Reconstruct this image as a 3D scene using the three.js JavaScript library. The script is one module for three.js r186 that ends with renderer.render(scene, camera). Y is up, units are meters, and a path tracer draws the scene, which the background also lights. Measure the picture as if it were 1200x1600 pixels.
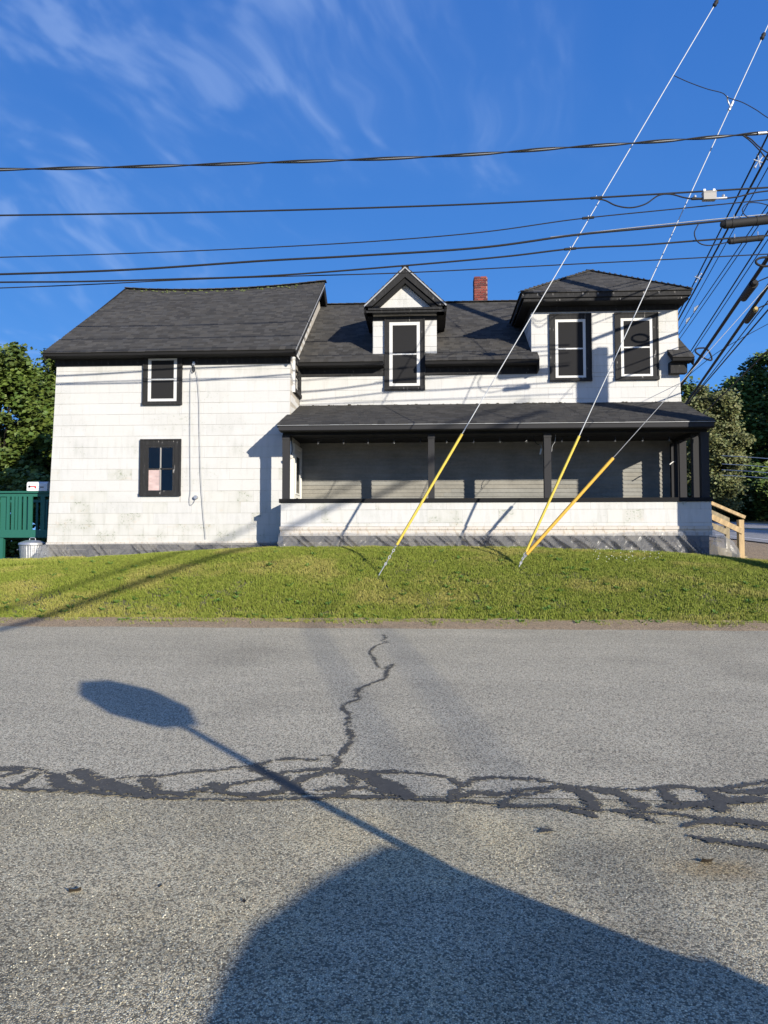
import * as THREE from 'three';
import { mergeGeometries } from 'three/addons/utils/BufferGeometryUtils.js';
import { Brush, Evaluator, SUBTRACTION } from 'three-bvh-csg';

// ------------------------------------------------------------------ camera, sky, sun, exposure
const W = 768, H = 1024;
const scene = new THREE.Scene();
const EYE = new THREE.Vector3(0, 1.6, 0);
const PITCH = Math.atan(55 / 1200), YAW = Math.atan(70 / 1200 * Math.cos(PITCH));
const camera = new THREE.PerspectiveCamera(2 * Math.atan(800 / 1200) * 180 / Math.PI, W / H, 0.05, 2000);
camera.rotation.order = 'YXZ';
camera.position.copy(EYE);
camera.rotation.set(PITCH, YAW, 0);
const renderer = new THREE.WebGLRenderer({ antialias: true });
renderer.setSize(W, H);
renderer.shadowMap.enabled = true;
renderer.shadowMap.type = THREE.PCFSoftShadowMap;
renderer.toneMapping = THREE.LinearToneMapping;
renderer.toneMappingExposure = 1.4;

const TAU = 0.82, TANE = 0.305;                       // tangent of the sun's bearing from the facade normal, and of its height
const AZ = Math.atan(TAU), EL = Math.atan(TANE);
const SUN = new THREE.Vector3(Math.sin(AZ) * Math.cos(EL), Math.sin(EL), Math.cos(AZ) * Math.cos(EL));
const sun = new THREE.DirectionalLight(new THREE.Color().setRGB(1.0, 0.92, 0.79), 5.0);
sun.position.copy(SUN).multiplyScalar(80).add(new THREE.Vector3(0, 2, -15));
sun.target.position.set(0, 2, -15);
sun.castShadow = true;
sun.shadow.mapSize.set(4096, 4096);
Object.assign(sun.shadow.camera, { left: -35, right: 35, top: 30, bottom: -30, near: 1, far: 200 });
sun.shadow.radius = 1;
sun.name = 'sun';
scene.add(sun, sun.target);

// ------------------------------------------------------------------ random numbers and noise
function rng(seed) { let a = seed >>> 0; return () => { a = a + 0x6D2B79F5 | 0; let t = Math.imul(a ^ a >>> 15, 1 | a); t = t + Math.imul(t ^ t >>> 7, 61 | t) ^ t; return ((t ^ t >>> 14) >>> 0) / 4294967296; }; }
const hash = (x, y, s = 0) => { let h = Math.imul(x, 374761393) + Math.imul(y, 668265263) + Math.imul(s, 1274126177) | 0; h = Math.imul(h ^ h >>> 13, 1274126177); return ((h ^ h >>> 16) >>> 0) / 4294967296; };
const sm = t => t * t * (3 - 2 * t), lerp = (a, b, t) => a + (b - a) * t, clamp = (x, a = 0, b = 1) => Math.min(b, Math.max(a, x));
const step = (a, b, x) => sm(clamp((x - a) / (b - a)));
function vnoise(x, y, s = 0, per = 0) {
  const xi = Math.floor(x), yi = Math.floor(y), fx = sm(x - xi), fy = sm(y - yi), w = i => per ? ((i % per) + per) % per : i;
  const a = hash(w(xi), w(yi), s), b = hash(w(xi + 1), w(yi), s), c = hash(w(xi), w(yi + 1), s), d = hash(w(xi + 1), w(yi + 1), s);
  return lerp(lerp(a, b, fx), lerp(c, d, fx), fy);
}
function fbm(x, y, s = 0, oct = 5, per = 0) { let v = 0, a = 0.5, n = 0; for (let i = 0; i < oct; i++) { v += a * vnoise(x, y, s + i, per); n += a; a *= 0.5; x *= 2; y *= 2; per *= 2; } return v / n; }
function pw(x, pts) { if (x <= pts[0][0]) return pts[0][1]; for (let i = 1; i < pts.length; i++) if (x <= pts[i][0]) return lerp(pts[i - 1][1], pts[i][1], (x - pts[i - 1][0]) / (pts[i][0] - pts[i - 1][0])); return pts[pts.length - 1][1]; }

// ------------------------------------------------------------------ sky (air and thin cirrus)
{
  const w = 4096, h = 2048, data = new Float32Array(w * h * 4);
  for (let j = 0; j < h; j++) {
    const el = ((j + 0.5) / h - 0.5) * Math.PI;
    for (let i = 0; i < w; i++) {
      const ang = ((i + 0.5) / w - 0.5) * 2 * Math.PI, ce = Math.cos(el);
      const x = Math.cos(ang) * ce, z = Math.sin(ang) * ce, y = Math.sin(el), k = (j * w + i) * 4;
      let r, g, b;
      const e = Math.max(0, el) * 180 / Math.PI;
      const t = 1 - Math.exp(-e / 19);
      const zen = lerp(0.69, 0.42, step(38, 90, e));
      r = lerp(0.17, 0.020, t) * zen; g = lerp(0.54, 0.120, t) * zen; b = lerp(1.22, 0.50, t) * zen;
      const off = Math.acos(clamp(x * SUN.x + y * SUN.y + z * SUN.z, -1, 1)) * 180 / Math.PI, glow = 0.55 * Math.exp(-off / 18);   // bright air round the low sun
      r += glow; g += glow * 0.88; b += glow * 0.66;
      if (e < 7) { const q = (7 - e) / 7; r += q * q * 0.09; g += q * q * 0.07; b += q * q * 0.02; }
      if (y > 0.02) {
        const s = 1 / (y + 0.12), px = x * s, pz = z * s;
        // streaks drawn out along one wind direction, warped
        const oc = z < 0.3 ? 1 : 0;                           // fewer octaves behind the viewer
        const wx = fbm(px * 1.3 + 3, pz * 1.3, 11, 2 + 2 * oc) - 0.5, wz = fbm(px * 1.3, pz * 1.3 + 7, 17, 2 + 2 * oc) - 0.5;
        const a = (px * 0.30 - pz * 0.95) + wx * 0.7, c = (px * 0.95 + pz * 0.30) + wz * 0.45;
        const fine = fbm(c * 26.0, a * 12.0, 23, 3 + 4 * oc), mid = fbm(c * 7.5 + 5, a * 5.5, 29, 2 + 3 * oc), big = fbm(px * 1.1 + 2.9, pz * 1.1 + 1.4, 31, 3);
        const bear = Math.atan2(x, -z);                       // 0 straight ahead, negative to the left
        const cover = clamp(big * 0.85 + 0.125 + 0.95 * (Math.cos(bear + 0.98) - 0.83));
        const veil = step(0.35, 0.9, mid * 0.5 + cover * 0.7), wisp = step(0.40, 0.86, fine * 0.60 + mid * 0.45 + (cover - 0.5) * 0.8);
        const m = clamp(0.05 * veil + 0.33 * wisp * wisp * (0.35 + 0.65 * veil)) * step(0.02, 0.2, y);
        r = lerp(r, 0.44, m * 0.70); g = lerp(g, 0.54, m * 0.74); b = lerp(b, 0.74, m * 0.85);
      }
      if (el < 0) { const q = clamp(-el * 12); r = lerp(r, 0.16, q); g = lerp(g, 0.15, q); b = lerp(b, 0.12, q); }
      data[k] = r; data[k + 1] = g; data[k + 2] = b; data[k + 3] = 1;
    }
  }
  const sky = new THREE.DataTexture(data, w, h, THREE.RGBAFormat, THREE.FloatType);
  sky.mapping = THREE.EquirectangularReflectionMapping; sky.magFilter = sky.minFilter = THREE.LinearFilter; sky.needsUpdate = true;
  scene.background = sky; scene.environment = sky;
}

// ------------------------------------------------------------------ survey helpers: a sight line of the photograph meets a plane or the ground
const FW = new THREE.Vector3(-Math.sin(YAW) * Math.cos(PITCH), Math.sin(PITCH), -Math.cos(YAW) * Math.cos(PITCH));
const RT = new THREE.Vector3(Math.cos(YAW), 0, -Math.sin(YAW)), UP = new THREE.Vector3().crossVectors(RT, FW);
const sight = (px, py) => FW.clone().addScaledVector(RT, (px - 600) / 1200).addScaledVector(UP, (800 - py) / 1200);
const at = (px, py, Z) => { const d = sight(px, py); return EYE.clone().addScaledVector(d, Z / -d.z); };
const Zs = 5.05, Ze = 13.0, SLOPE = 0.034;             // road: from the seam to the lawn, rising
const TOPH = [[-40, 1.0], [-12, 1.15], [-9.3, 1.24], [-6.5, 1.42], [-4.1, 1.56], [-3, 1.60], [0, 1.60], [1.9, 1.585], [4.7, 1.49], [6.3, 1.37], [8, 1.2], [11, 1.1], [40, 1.1]];
function groundH(x, Z) {
  if (Z <= Zs) return 0;
  if (Z <= Ze) return SLOPE * (Z - Zs);
  const e = SLOPE * (Ze - Zs) + 0.03;
  const top = pw(x, TOPH), s = clamp((Z - Ze - 0.2) / (17.45 - Ze - 0.2));
  let y = e + (top - e) * (1 - Math.pow(1 - s, 1.6));
  if (Z > 17.45) {
    const hill = 0.17 + 0.056 * Math.min(Z, 95), left = top + 0.012 * (Math.min(Z, 120) - 17.45);
    const far = lerp(left, hill, step(4.5, 8, x));
    y = lerp(top, far, step(17.45, 19.5, Z));
  }
  return y;
}
const ground = (px, py) => { const d = sight(px, py); let t = 0, a = EYE.clone(); for (let i = 0; i < 6000; i++) { t += 0.01; a = EYE.clone().addScaledVector(d, t); if (a.y <= groundH(a.x, -a.z)) break; } return a; };

// ------------------------------------------------------------------ naming, tagging, geometry helpers
const taken = new Map();
function numbered(n) { const k = taken.get(n) || 0; taken.set(n, k + 1); return k ? `${n}_${String(k).padStart(3, '0')}` : n; }
function shade(o) { o.traverse(c => { if (c.isMesh) { c.castShadow = true; c.receiveShadow = true; } }); return o; }
function mesh(name, g, m, parent) { const o = new THREE.Mesh(g, m); o.name = parent && parent !== scene ? name : numbered(name); o.castShadow = o.receiveShadow = true; (parent || scene).add(o); return o; }
function thing(name, label, category, pos = [0, 0, 0], group) { const o = new THREE.Group(); o.name = numbered(name); o.position.set(...pos); o.userData = { label, category }; if (group) o.userData.group = group; scene.add(o); return o; }
function tag(o, label, category, group) { o.userData.label = label; o.userData.category = category; if (group) o.userData.group = group; return o; }
function struct(name, g, m, kind = 'structure') { const o = mesh(name, g, m); o.userData.kind = kind; return o; }
function metreUV(g) {                                    // uv in metres, by the way each face points
  if (g.index) g = g.toNonIndexed();
  g.computeVertexNormals();
  const p = g.attributes.position, uv = new Float32Array(p.count * 2), A = new THREE.Vector3(), B = new THREE.Vector3(), C = new THREE.Vector3();
  for (let i = 0; i < p.count; i += 3) {
    A.fromBufferAttribute(p, i); B.fromBufferAttribute(p, i + 1); C.fromBufferAttribute(p, i + 2);
    const n = B.clone().sub(A).cross(C.clone().sub(A)); const ax = Math.abs(n.x), ay = Math.abs(n.y), az = Math.abs(n.z);
    [A, B, C].forEach((v, k) => { const [u, w] = az >= ax && az >= ay ? [v.x, v.y] : ax >= ay ? [v.z, v.y] : [v.x, v.z]; uv[(i + k) * 2] = u; uv[(i + k) * 2 + 1] = w; });
  }
  g.setAttribute('uv', new THREE.BufferAttribute(uv, 2));
  return g;
}
const box = (x0, x1, y0, y1, z0, z1) => { const g = new THREE.BoxGeometry(x1 - x0, y1 - y0, Math.abs(z1 - z0)); g.translate((x0 + x1) / 2, (y0 + y1) / 2, (z0 + z1) / 2); return metreUV(g); };
const join = gs => mergeGeometries(gs.map(g => { let q = g.index ? g.toNonIndexed() : g; if (!q.attributes.uv) q = metreUV(q); const r = new THREE.BufferGeometry(); r.setAttribute('position', q.attributes.position); r.setAttribute('normal', q.attributes.normal); r.setAttribute('uv', q.attributes.uv); return r; }));
function hexa(v) {                                       // 8 corners: back bl br tr tl, front bl br tr tl
  const q = [[4, 5, 6, 7], [1, 0, 3, 2], [0, 4, 7, 3], [5, 1, 2, 6], [7, 6, 2, 3], [0, 1, 5, 4]], pos = [];
  for (const [a, b, c, d] of q) for (const i of [a, b, c, a, c, d]) pos.push(...v[i]);
  const g = new THREE.BufferGeometry(); g.setAttribute('position', new THREE.Float32BufferAttribute(pos, 3)); g.computeVertexNormals();
  return metreUV(g);
}
function bar(a, b, w, h, upv = new THREE.Vector3(0, 1, 0)) {   // a straight stick of section w x h from a to b
  const d = b.clone().sub(a), L = d.length(); d.normalize();
  const s = new THREE.Vector3().crossVectors(upv, d).normalize(), u = new THREE.Vector3().crossVectors(d, s);
  const g = new THREE.BoxGeometry(w, h, L), m = new THREE.Matrix4().makeBasis(s, u, d); m.setPosition(a.clone().add(b).multiplyScalar(0.5));
  const q = metreUV(g); q.applyMatrix4(m); return q;
}
const tube = (pts, r, seg = 40, rad = 6) => new THREE.TubeGeometry(new THREE.CatmullRomCurve3(pts, false, 'centripetal'), seg, r, rad, false);
const cyl = (a, b, r0, r1, n = 10, open = false) => { const d = b.clone().sub(a), g = new THREE.CylinderGeometry(r1, r0, d.length(), n, 1, open); g.applyQuaternion(new THREE.Quaternion().setFromUnitVectors(new THREE.Vector3(0, 1, 0), d.clone().normalize())); const m = a.clone().add(b).multiplyScalar(0.5); g.translate(m.x, m.y, m.z); return g; };
const V = (x, y, z) => new THREE.Vector3(x, y, z);
const prismX = (profile, x0, x1) => {                    // profile of [Z, y] swept along x
  const s = new THREE.Shape(); profile.forEach(([Z, y], i) => i ? s.lineTo(Z, y) : s.moveTo(Z, y));
  const g = new THREE.ExtrudeGeometry(s, { depth: x1 - x0, bevelEnabled: false }); g.applyMatrix4(new THREE.Matrix4().set(0, 0, 1, x0, 0, 1, 0, 0, -1, 0, 0, 0, 0, 0, 0, 1)); return metreUV(g);
};
const prismZ = (profile, z0, z1) => {                    // profile of [x, y] swept along z
  const s = new THREE.Shape(); profile.forEach(([x, y], i) => i ? s.lineTo(x, y) : s.moveTo(x, y));
  const g = new THREE.ExtrudeGeometry(s, { depth: z1 - z0, bevelEnabled: false }); g.translate(0, 0, z0); return metreUV(g);
};

// ------------------------------------------------------------------ textures and materials
function tex(w, h, fn, { srgb = true, repeat = 1, wrap = true } = {}) {
  const d = new Uint8Array(w * h * 4), enc = v => Math.round(255 * clamp(srgb ? (v <= 0.0031308 ? v * 12.92 : 1.055 * Math.pow(v, 1 / 2.4) - 0.055) : v));
  for (let j = 0; j < h; j++) for (let i = 0; i < w; i++) { const c = fn(i / w, j / h, i, j), k = (j * w + i) * 4; if (typeof c === 'number') d[k] = d[k + 1] = d[k + 2] = enc(c); else { d[k] = enc(c[0]); d[k + 1] = enc(c[1]); d[k + 2] = enc(c[2]); } d[k + 3] = 255; }
  const t = new THREE.DataTexture(d, w, h); t.magFilter = THREE.LinearFilter; t.minFilter = THREE.LinearMipmapLinearFilter; t.generateMipmaps = true;
  if (wrap) t.wrapS = t.wrapT = THREE.RepeatWrapping; t.repeat.set(repeat, repeat); if (srgb) t.colorSpace = THREE.SRGBColorSpace; t.needsUpdate = true; return t;
}
const std = (rgb, rough = 0.8, extra = {}) => new THREE.MeshStandardMaterial({ color: new THREE.Color().setRGB(...rgb), roughness: rough, ...extra });

// painted asbestos shingle siding: chalky white with grey-green grime in streaks and blotches
const sidingTex = tex(1024, 1024, (u, v) => {
  const streak = fbm(u * 64, v * 8, 3, 4, 8), blot = fbm(u * 6, v * 6, 9, 5, 6), fine = fbm(u * 200, v * 200, 15, 2, 200), speck = fbm(u * 90, v * 90, 33, 3, 90);
  let g = 0.035 * step(0.50, 0.80, streak) + 0.055 * step(0.46, 0.75, blot) * (0.3 + 0.7 * streak);
  const mild = step(0.70, 0.80, speck) * step(0.55, 0.7, blot) * 0.10;
  const base = 0.555 + 0.03 * (fine - 0.5);
  return [base - g * 1.02 - mild * 0.9, base * 0.995 - g * 0.96 - mild * 0.8, base * 0.965 - g * 1.05 - mild * 1.0];
}, { repeat: 1 / 4 });
const sidingBump = tex(512, 512, (u, v) => 0.5 + 0.5 * (fbm(u * 128, v * 16, 5, 3, 16) - 0.5) + 0.3 * (fbm(u * 128, v * 128, 7, 2, 128) - 0.5), { srgb: false, repeat: 1 / 2 });
const sidingMats = [[1, 1, 1], [0.985, 0.985, 0.98], [0.99, 0.988, 0.975], [0.965, 0.968, 0.965]].map(c => std(c, 0.75, { map: sidingTex, bumpMap: sidingBump, bumpScale: 0.002 }));
// grime-stained siding close to the ground (mildew, flaked paint)
const grimeTex = tex(1024, 1024, (u, v) => {
  const blot = fbm(u * 10, v * 10, 41, 5, 10), speck = fbm(u * 110, v * 110, 43, 3, 110), streak = fbm(u * 48, v * 6, 47, 4, 6), rust = fbm(u * 16, v * 30, 49, 4, 15);
  const g = 0.06 * step(0.4, 0.75, blot) + 0.045 * step(0.45, 0.75, streak), mild = step(0.62, 0.74, speck) * step(0.55, 0.72, blot) * 0.22, ru = step(0.66, 0.8, rust) * 0.04;
  return [0.55 - g - mild, 0.545 - g * 0.95 - mild * 0.86 - ru * 0.6, 0.515 - g * 1.08 - mild * 1.02 - ru];
}, { repeat: 1 / 3 });
const grimeMats = [[1, 1, 1], [0.96, 0.965, 0.96]].map(c => std(c, 0.8, { map: grimeTex, bumpMap: sidingBump, bumpScale: 0.002 }));
// black trim paint, worn through to old white primer in places
const trimTex = tex(512, 512, (u, v) => {
  const a = fbm(u * 40, v * 10, 61, 4, 10), b = fbm(u * 12, v * 90, 63, 4, 6), m = fbm(u * 5, v * 5, 67, 3, 5), f = fbm(u * 120, v * 120, 69, 2, 120);
  const w = 0.55 * Math.max(step(0.74, 0.82, a), step(0.76, 0.84, b)) * step(0.58, 0.70, m);
  const k = 0.010 + 0.006 * f + 0.008 * step(0.5, 0.75, a);
  return [lerp(k, 0.45, w), lerp(k, 0.43, w), lerp(k * 1.03, 0.40, w)];
}, { repeat: 1 / 1.5 });
const trimMat = std([1, 1, 1], 0.85, { map: trimTex });
const blackMat = std([0.006, 0.006, 0.0065], 0.95);
const postMat = std([0.022, 0.022, 0.024], 0.85, { bumpMap: sidingBump, bumpScale: 0.002 });
const vinylMat = std([0.62, 0.62, 0.60], 0.55);
const dripMat = std([0.34, 0.35, 0.36], 0.5, { metalness: 0.2 });
const glassMat = new THREE.MeshPhysicalMaterial({ color: 0xffffff, roughness: 0.04, transmission: 1, thickness: 0, ior: 1.5 });
const screenMat = new THREE.MeshPhysicalMaterial({ color: new THREE.Color().setRGB(0.045, 0.045, 0.048), roughness: 0.9, specularIntensity: 0.3, transmission: 0.62, thickness: 0, side: THREE.DoubleSide });
const clapTex = tex(1024, 512, (u, v) => { const g = fbm(u * 10, v * 90, 81, 4, 10), b = fbm(u * 7, v * 7, 83, 4, 7), s = fbm(u * 70, v * 70, 85, 2, 70); const k = 0.24 + 0.05 * (g - 0.5) + 0.10 * (b - 0.5) + 0.04 * (s - 0.5); return [k, k * 0.99, k * 0.90]; }, { repeat: 1 / 3 });
const clapMats = [[1, 1, 1], [0.93, 0.93, 0.93], [1.0, 0.97, 0.93]].map(c => std(c, 0.8, { map: clapTex }));
const doorMat = std([0.66, 0.66, 0.63], 0.5);
const woodTex = tex(256, 1024, (u, v) => { const g = fbm(u * 24, v * 5, 91, 4, 5), f = fbm(u * 120, v * 12, 93, 3, 12); const k = 0.8 + 0.5 * (g - 0.5) + 0.25 * (f - 0.5); return [0.55 * k, 0.39 * k, 0.20 * k]; }, { repeat: 1 });
const newWoodMat = std([1, 1, 1], 0.75, { map: woodTex });
const oldWoodMat = std([0.62, 0.72, 0.90], 0.85, { map: woodTex });
const greenPaint = std([0.018, 0.12, 0.085], 0.55, { bumpMap: sidingBump, bumpScale: 0.002 });
const steelMat = std([0.62, 0.64, 0.66], 0.38, { metalness: 0.85 });
const galvTex = tex(256, 256, (u, v) => { const c = fbm(u * 20, v * 20, 101, 3, 20), k = 0.52 + 0.3 * (c - 0.5); return [k, k * 1.02, k * 1.05]; }, { repeat: 2 });
const galvMat = std([1, 1, 1], 0.42, { metalness: 0.7, map: galvTex });
const rubberMat = std([0.009, 0.009, 0.010], 0.75);
const cableMat = std([0.010, 0.010, 0.011], 0.8);
const alumCable = std([0.32, 0.33, 0.34], 0.5, { metalness: 0.4 });
const strandMat = std([0.50, 0.52, 0.53], 0.6, { metalness: 0.2 });
const scuffTex = tex(128, 512, (u, v) => { const a = fbm(u * 8, v * 30, 251, 4, 2), k = 0.78 + 0.4 * (a - 0.35); return [k, k * (0.97 + 0.06 * a), k]; });
const yellowMat = std([0.68, 0.50, 0.07], 0.6, { map: scuffTex });
const amberMat = std([0.70, 0.41, 0.05], 0.6, { map: scuffTex });
const poleTex = tex(256, 1024, (u, v) => { const g = fbm(u * 30, v * 6, 111, 4, 6), c = step(0.66, 0.72, fbm(u * 40, v * 4, 113, 3, 4)); const k = 0.17 + 0.1 * (g - 0.5) - 0.09 * c; return [k * 1.05, k * 0.9, k * 0.72]; });
const poleMat = std([1, 1, 1], 0.9, { map: poleTex });
const stoneTex = tex(512, 256, (u, v) => { const a = fbm(u * 12, v * 8, 121, 4, 4), k = 0.14 + 0.14 * (a - 0.5) + 0.06 * (fbm(u * 64, v * 64, 123, 2, 64) - 0.5); return [k * 1.05, k * 0.95, k * 0.86]; }, { repeat: 1 });
const stoneMats = [[1, 1, 1], [2.6, 2.3, 2.0], [0.5, 0.48, 0.46], [1.5, 1.45, 1.4]].map(c => std(c.map(v => Math.min(1, v * 0.42)), 0.9, { map: stoneTex }));
const sheetMat = new THREE.MeshPhysicalMaterial({ color: new THREE.Color().setRGB(0.80, 0.81, 0.82), roughness: 0.26, specularIntensity: 0.3, transmission: 0.88, thickness: 0, ior: 1.4, side: THREE.DoubleSide });

// asphalt: stones of many greys set in binder
function asphaltMaps(n, cells, seed, dark, lightAmt, warm) {
  const px = [], py = [], col = [], hh = [], R = rng(seed);
  for (let i = 0; i < cells * cells; i++) { px.push(R()); py.push(R()); const t = R(); col.push(t < 0.26 ? dark * (0.35 + t) : dark + lightAmt * Math.pow(t, 1.5)); hh.push(0.45 + 0.55 * R()); }
  const C = new Float32Array(n * n), Hh = new Float32Array(n * n), Id = new Int32Array(n * n);
  for (let j = 0; j < n; j++) for (let i = 0; i < n; i++) {
    const x = i / n * cells, y = j / n * cells, xi = Math.floor(x), yi = Math.floor(y); let d1 = 9, d2 = 9, id = 0;
    for (let b = -1; b <= 1; b++) for (let a = -1; a <= 1; a++) { const cx = (xi + a + cells) % cells, cy = (yi + b + cells) % cells, q = cy * cells + cx, dx = xi + a + px[q] - x, dy = yi + b + py[q] - y, d = Math.sqrt(dx * dx + dy * dy); if (d < d1) { d2 = d1; d1 = d; id = q; } else if (d < d2) d2 = d; }
    const edge = step(0.02, 0.28, d2 - d1), k = j * n + i; Hh[k] = edge * hh[id] * (1 - 0.4 * d1); C[k] = lerp(dark * 0.55, col[id], edge); Id[k] = id;
  }
  const map = tex(n, n, (u, v, i, j) => { const k = j * n + i, c = C[k], t = hash(Id[k], 3, seed); return [c * (1 + warm * (t - 0.2)), c, c * (1 - warm * (t - 0.1))]; });
  const bump = tex(n, n, (u, v, i, j) => Hh[j * n + i], { srgb: false });
  return [map, bump];
}
const [roadMap, roadBump] = asphaltMaps(1024, 120, 5, 0.42, 0.42, 0.08);
const [apronMap, apronBump] = asphaltMaps(1024, 118, 9, 0.36, 0.46, 0.12);
roadMap.repeat.set(1 / 1.3, 1 / 1.3); roadBump.repeat.set(1 / 1.3, 1 / 1.3);
apronMap.repeat.set(1 / 1.1, 1 / 1.1); apronBump.repeat.set(1 / 1.1, 1 / 1.1);
const roadMat = std([1, 1, 1], 0.92, { map: roadMap, bumpMap: roadBump, bumpScale: 0.0025, vertexColors: true });
const apronMat = std([1, 1, 1], 0.92, { map: apronMap, bumpMap: apronBump, bumpScale: 0.004, vertexColors: true });
const soilTex = tex(512, 512, (u, v) => { const a = fbm(u * 12, v * 12, 131, 5, 12), b = fbm(u * 80, v * 80, 133, 3, 80), k = 0.09 + 0.05 * a + 0.05 * (b - 0.5); return [k * 1.0, k * 0.95, k * 0.42]; }, { repeat: 1 / 2 });
const turfMat = std([1, 1, 1], 1, { map: soilTex });
const gravelMat = std([0.80, 0.63, 0.43], 0.95, { map: apronMap, bumpMap: apronBump, bumpScale: 0.008 });

// ------------------------------------------------------------------ ground: apron, road, lawn bank, hill behind
function gridSheet(xs, zsArr, lift, color) {
  const nx = xs.length, nz = zsArr.length, pos = [], uv = [], idx = [], col = [];
  for (const Z of zsArr) for (const x of xs) { pos.push(x, groundH(x, Z) + lift(x, Z), -Z); uv.push(x, Z); if (color) col.push(...color(x, Z)); }
  for (let j = 0; j < nz - 1; j++) for (let i = 0; i < nx - 1; i++) { const a = j * nx + i; idx.push(a, a + 1, a + nx + 1, a, a + nx + 1, a + nx); }
  const g = new THREE.BufferGeometry(); g.setAttribute('position', new THREE.Float32BufferAttribute(pos, 3)); g.setAttribute('uv', new THREE.Float32BufferAttribute(uv, 2));
  if (color) g.setAttribute('color', new THREE.Float32BufferAttribute(col, 3)); g.setIndex(idx); g.computeVertexNormals(); return g;
}
const span = (a, b, n) => Array.from({ length: n + 1 }, (_, i) => a + (b - a) * i / n);
const edgeZ = x => Ze - 0.02 + 0.10 * (fbm(x * 0.9, 2, 141, 4) - 0.5);
{
  const xs = [...span(-70, -9, 30), ...span(-8.9, 8.9, 240), ...span(9, 70, 30)];
  // blotches of wear and old oil in the asphalt, drawn out along the traffic
  const roadCol = (x, Z) => { const k = 0.92 + 0.22 * (fbm(x * 0.35, Z * 1.3, 151, 4) - 0.5) + 0.14 * (fbm(x * 1.7, Z * 1.9, 153, 3) - 0.5) - 0.10 * step(0.55, 0.75, fbm(x * 0.8 + 9, Z * 0.5, 157, 4)) + 0.10 * (fbm(x * 0.25, Z * 5, 159, 4) - 0.5); return [k, k * 0.93, k * 0.71]; };
  const stain = ground(1112, 1358), apronCol = (x, Z) => { const rs = step(0.30, 0.10, Math.hypot(x - stain.x, (Z + stain.z) * 1.5) + 0.16 * (fbm(x * 7, Z * 7, 175, 3) - 0.5)), s = fbm(x * 0.8, Z * 0.9, 161, 5), d = step(0.45, 0.7, s), p = step(0.50, 0.60, fbm(x * 1.1 + 7, Z * 2.2, 167, 4)), q = step(0.56, 0.66, fbm(x * 0.7 + 2, Z * 1.0, 169, 5)), k = 0.95 + 0.34 * (s - 0.5) + 0.20 * (fbm(x * 4, Z * 4, 163, 4) - 0.5) + 0.13 * p - 0.15 * q; return [k * (1 + 0.12 * d), k * (0.925 + 0.08 * d) * (1 - 0.12 * rs), k * 0.665 * (1 - 0.3 * rs)]; };
  struct('road', gridSheet(xs, span(Zs - 0.02, Ze, 100), (x, Z) => 0, roadCol), roadMat);
  struct('parking_apron', gridSheet(xs, [...span(-40, -1, 20), ...span(-0.9, Zs - 0.021, 110)], (x, Z) => -0.003 + 0.006 * (fbm(x * 2, Z * 2, 171, 3) - 0.5) * step(Zs, Zs - 0.5, Z), apronCol), apronMat);
  struct('gravel_verge', gridSheet(xs, [Ze - 0.36, Ze - 0.30, Ze - 0.24, Ze - 0.18, Ze - 0.06, Ze + 0.06, Ze + 0.3], (x, Z) => -0.014 + 0.045 * step(Ze - 0.38, Ze - 0.1, Z) + 0.03 * (fbm(x * 1.7, Z * 5, 173, 4) - 0.5), null), gravelMat);
  const lx = [...span(-70, -13, 20), ...span(-12.7, 12.7, 150), ...span(13, 70, 20)];
  struct('lawn', gridSheet(lx, span(Ze - 0.04, 19.4, 60), (x, Z) => -0.004 + 0.035 * (fbm(x * 1.6, Z * 1.6, 177, 4) - 0.5) * step(Ze, Ze + 0.4, Z), null), turfMat);
  const far = [...span(-400, -60, 10), ...span(-55, 55, 60), ...span(60, 400, 10)];
  struct('hill', gridSheet(far, [...span(19.38, 60, 40), ...span(64, 130, 14), 160, 220, 320, 500], (x, Z) => -0.006 + (Z > 21 ? 0.08 * (fbm(x * 0.3, Z * 0.3, 179, 3) - 0.5) : 0), null), turfMat);
  struct('ground', new THREE.PlaneGeometry(1600, 1600).rotateX(-Math.PI / 2).translate(0, -0.35, 0), turfMat);
}
// side street that climbs past the house, and the gravel between it and the house
{
  const strip = (x0, x1, z0, z1, lift, n = 30) => gridSheet(span(x0, x1, 6), span(z0, z1, n), () => lift, null);
  const g = gridSheet(span(11.4, 21.6, 12), span(18, 130, 60), () => 0.09, (x, Z) => { const k = 0.62 + 0.2 * (fbm(x * 0.8, Z * 0.3, 181, 4) - 0.5); return [k, k, k]; });
  const rd = struct('side_street', g, std([1, 1, 1], 0.9, { map: roadMap, vertexColors: true }));
  rd.userData.label = 'grey side street climbing past the house';
  const paint = std([0.72, 0.72, 0.70], 0.7), yellow = std([0.62, 0.42, 0.06], 0.7);
  mesh('edge_line', strip(12.2, 12.34, 18, 110, 0.097), paint, rd);
  mesh('centre_line', strip(16.6, 16.74, 18, 110, 0.097), yellow, rd);
  mesh('centre_line', strip(16.86, 17.0, 18, 110, 0.097), yellow, rd);
  struct('gravel_shoulder', gridSheet(span(6.9, 11.45, 10), span(18.2, 60, 40), (x, Z) => 0.055 - 0.02 * step(18.6, 18.2, Z), null), gravelMat);
}

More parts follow.
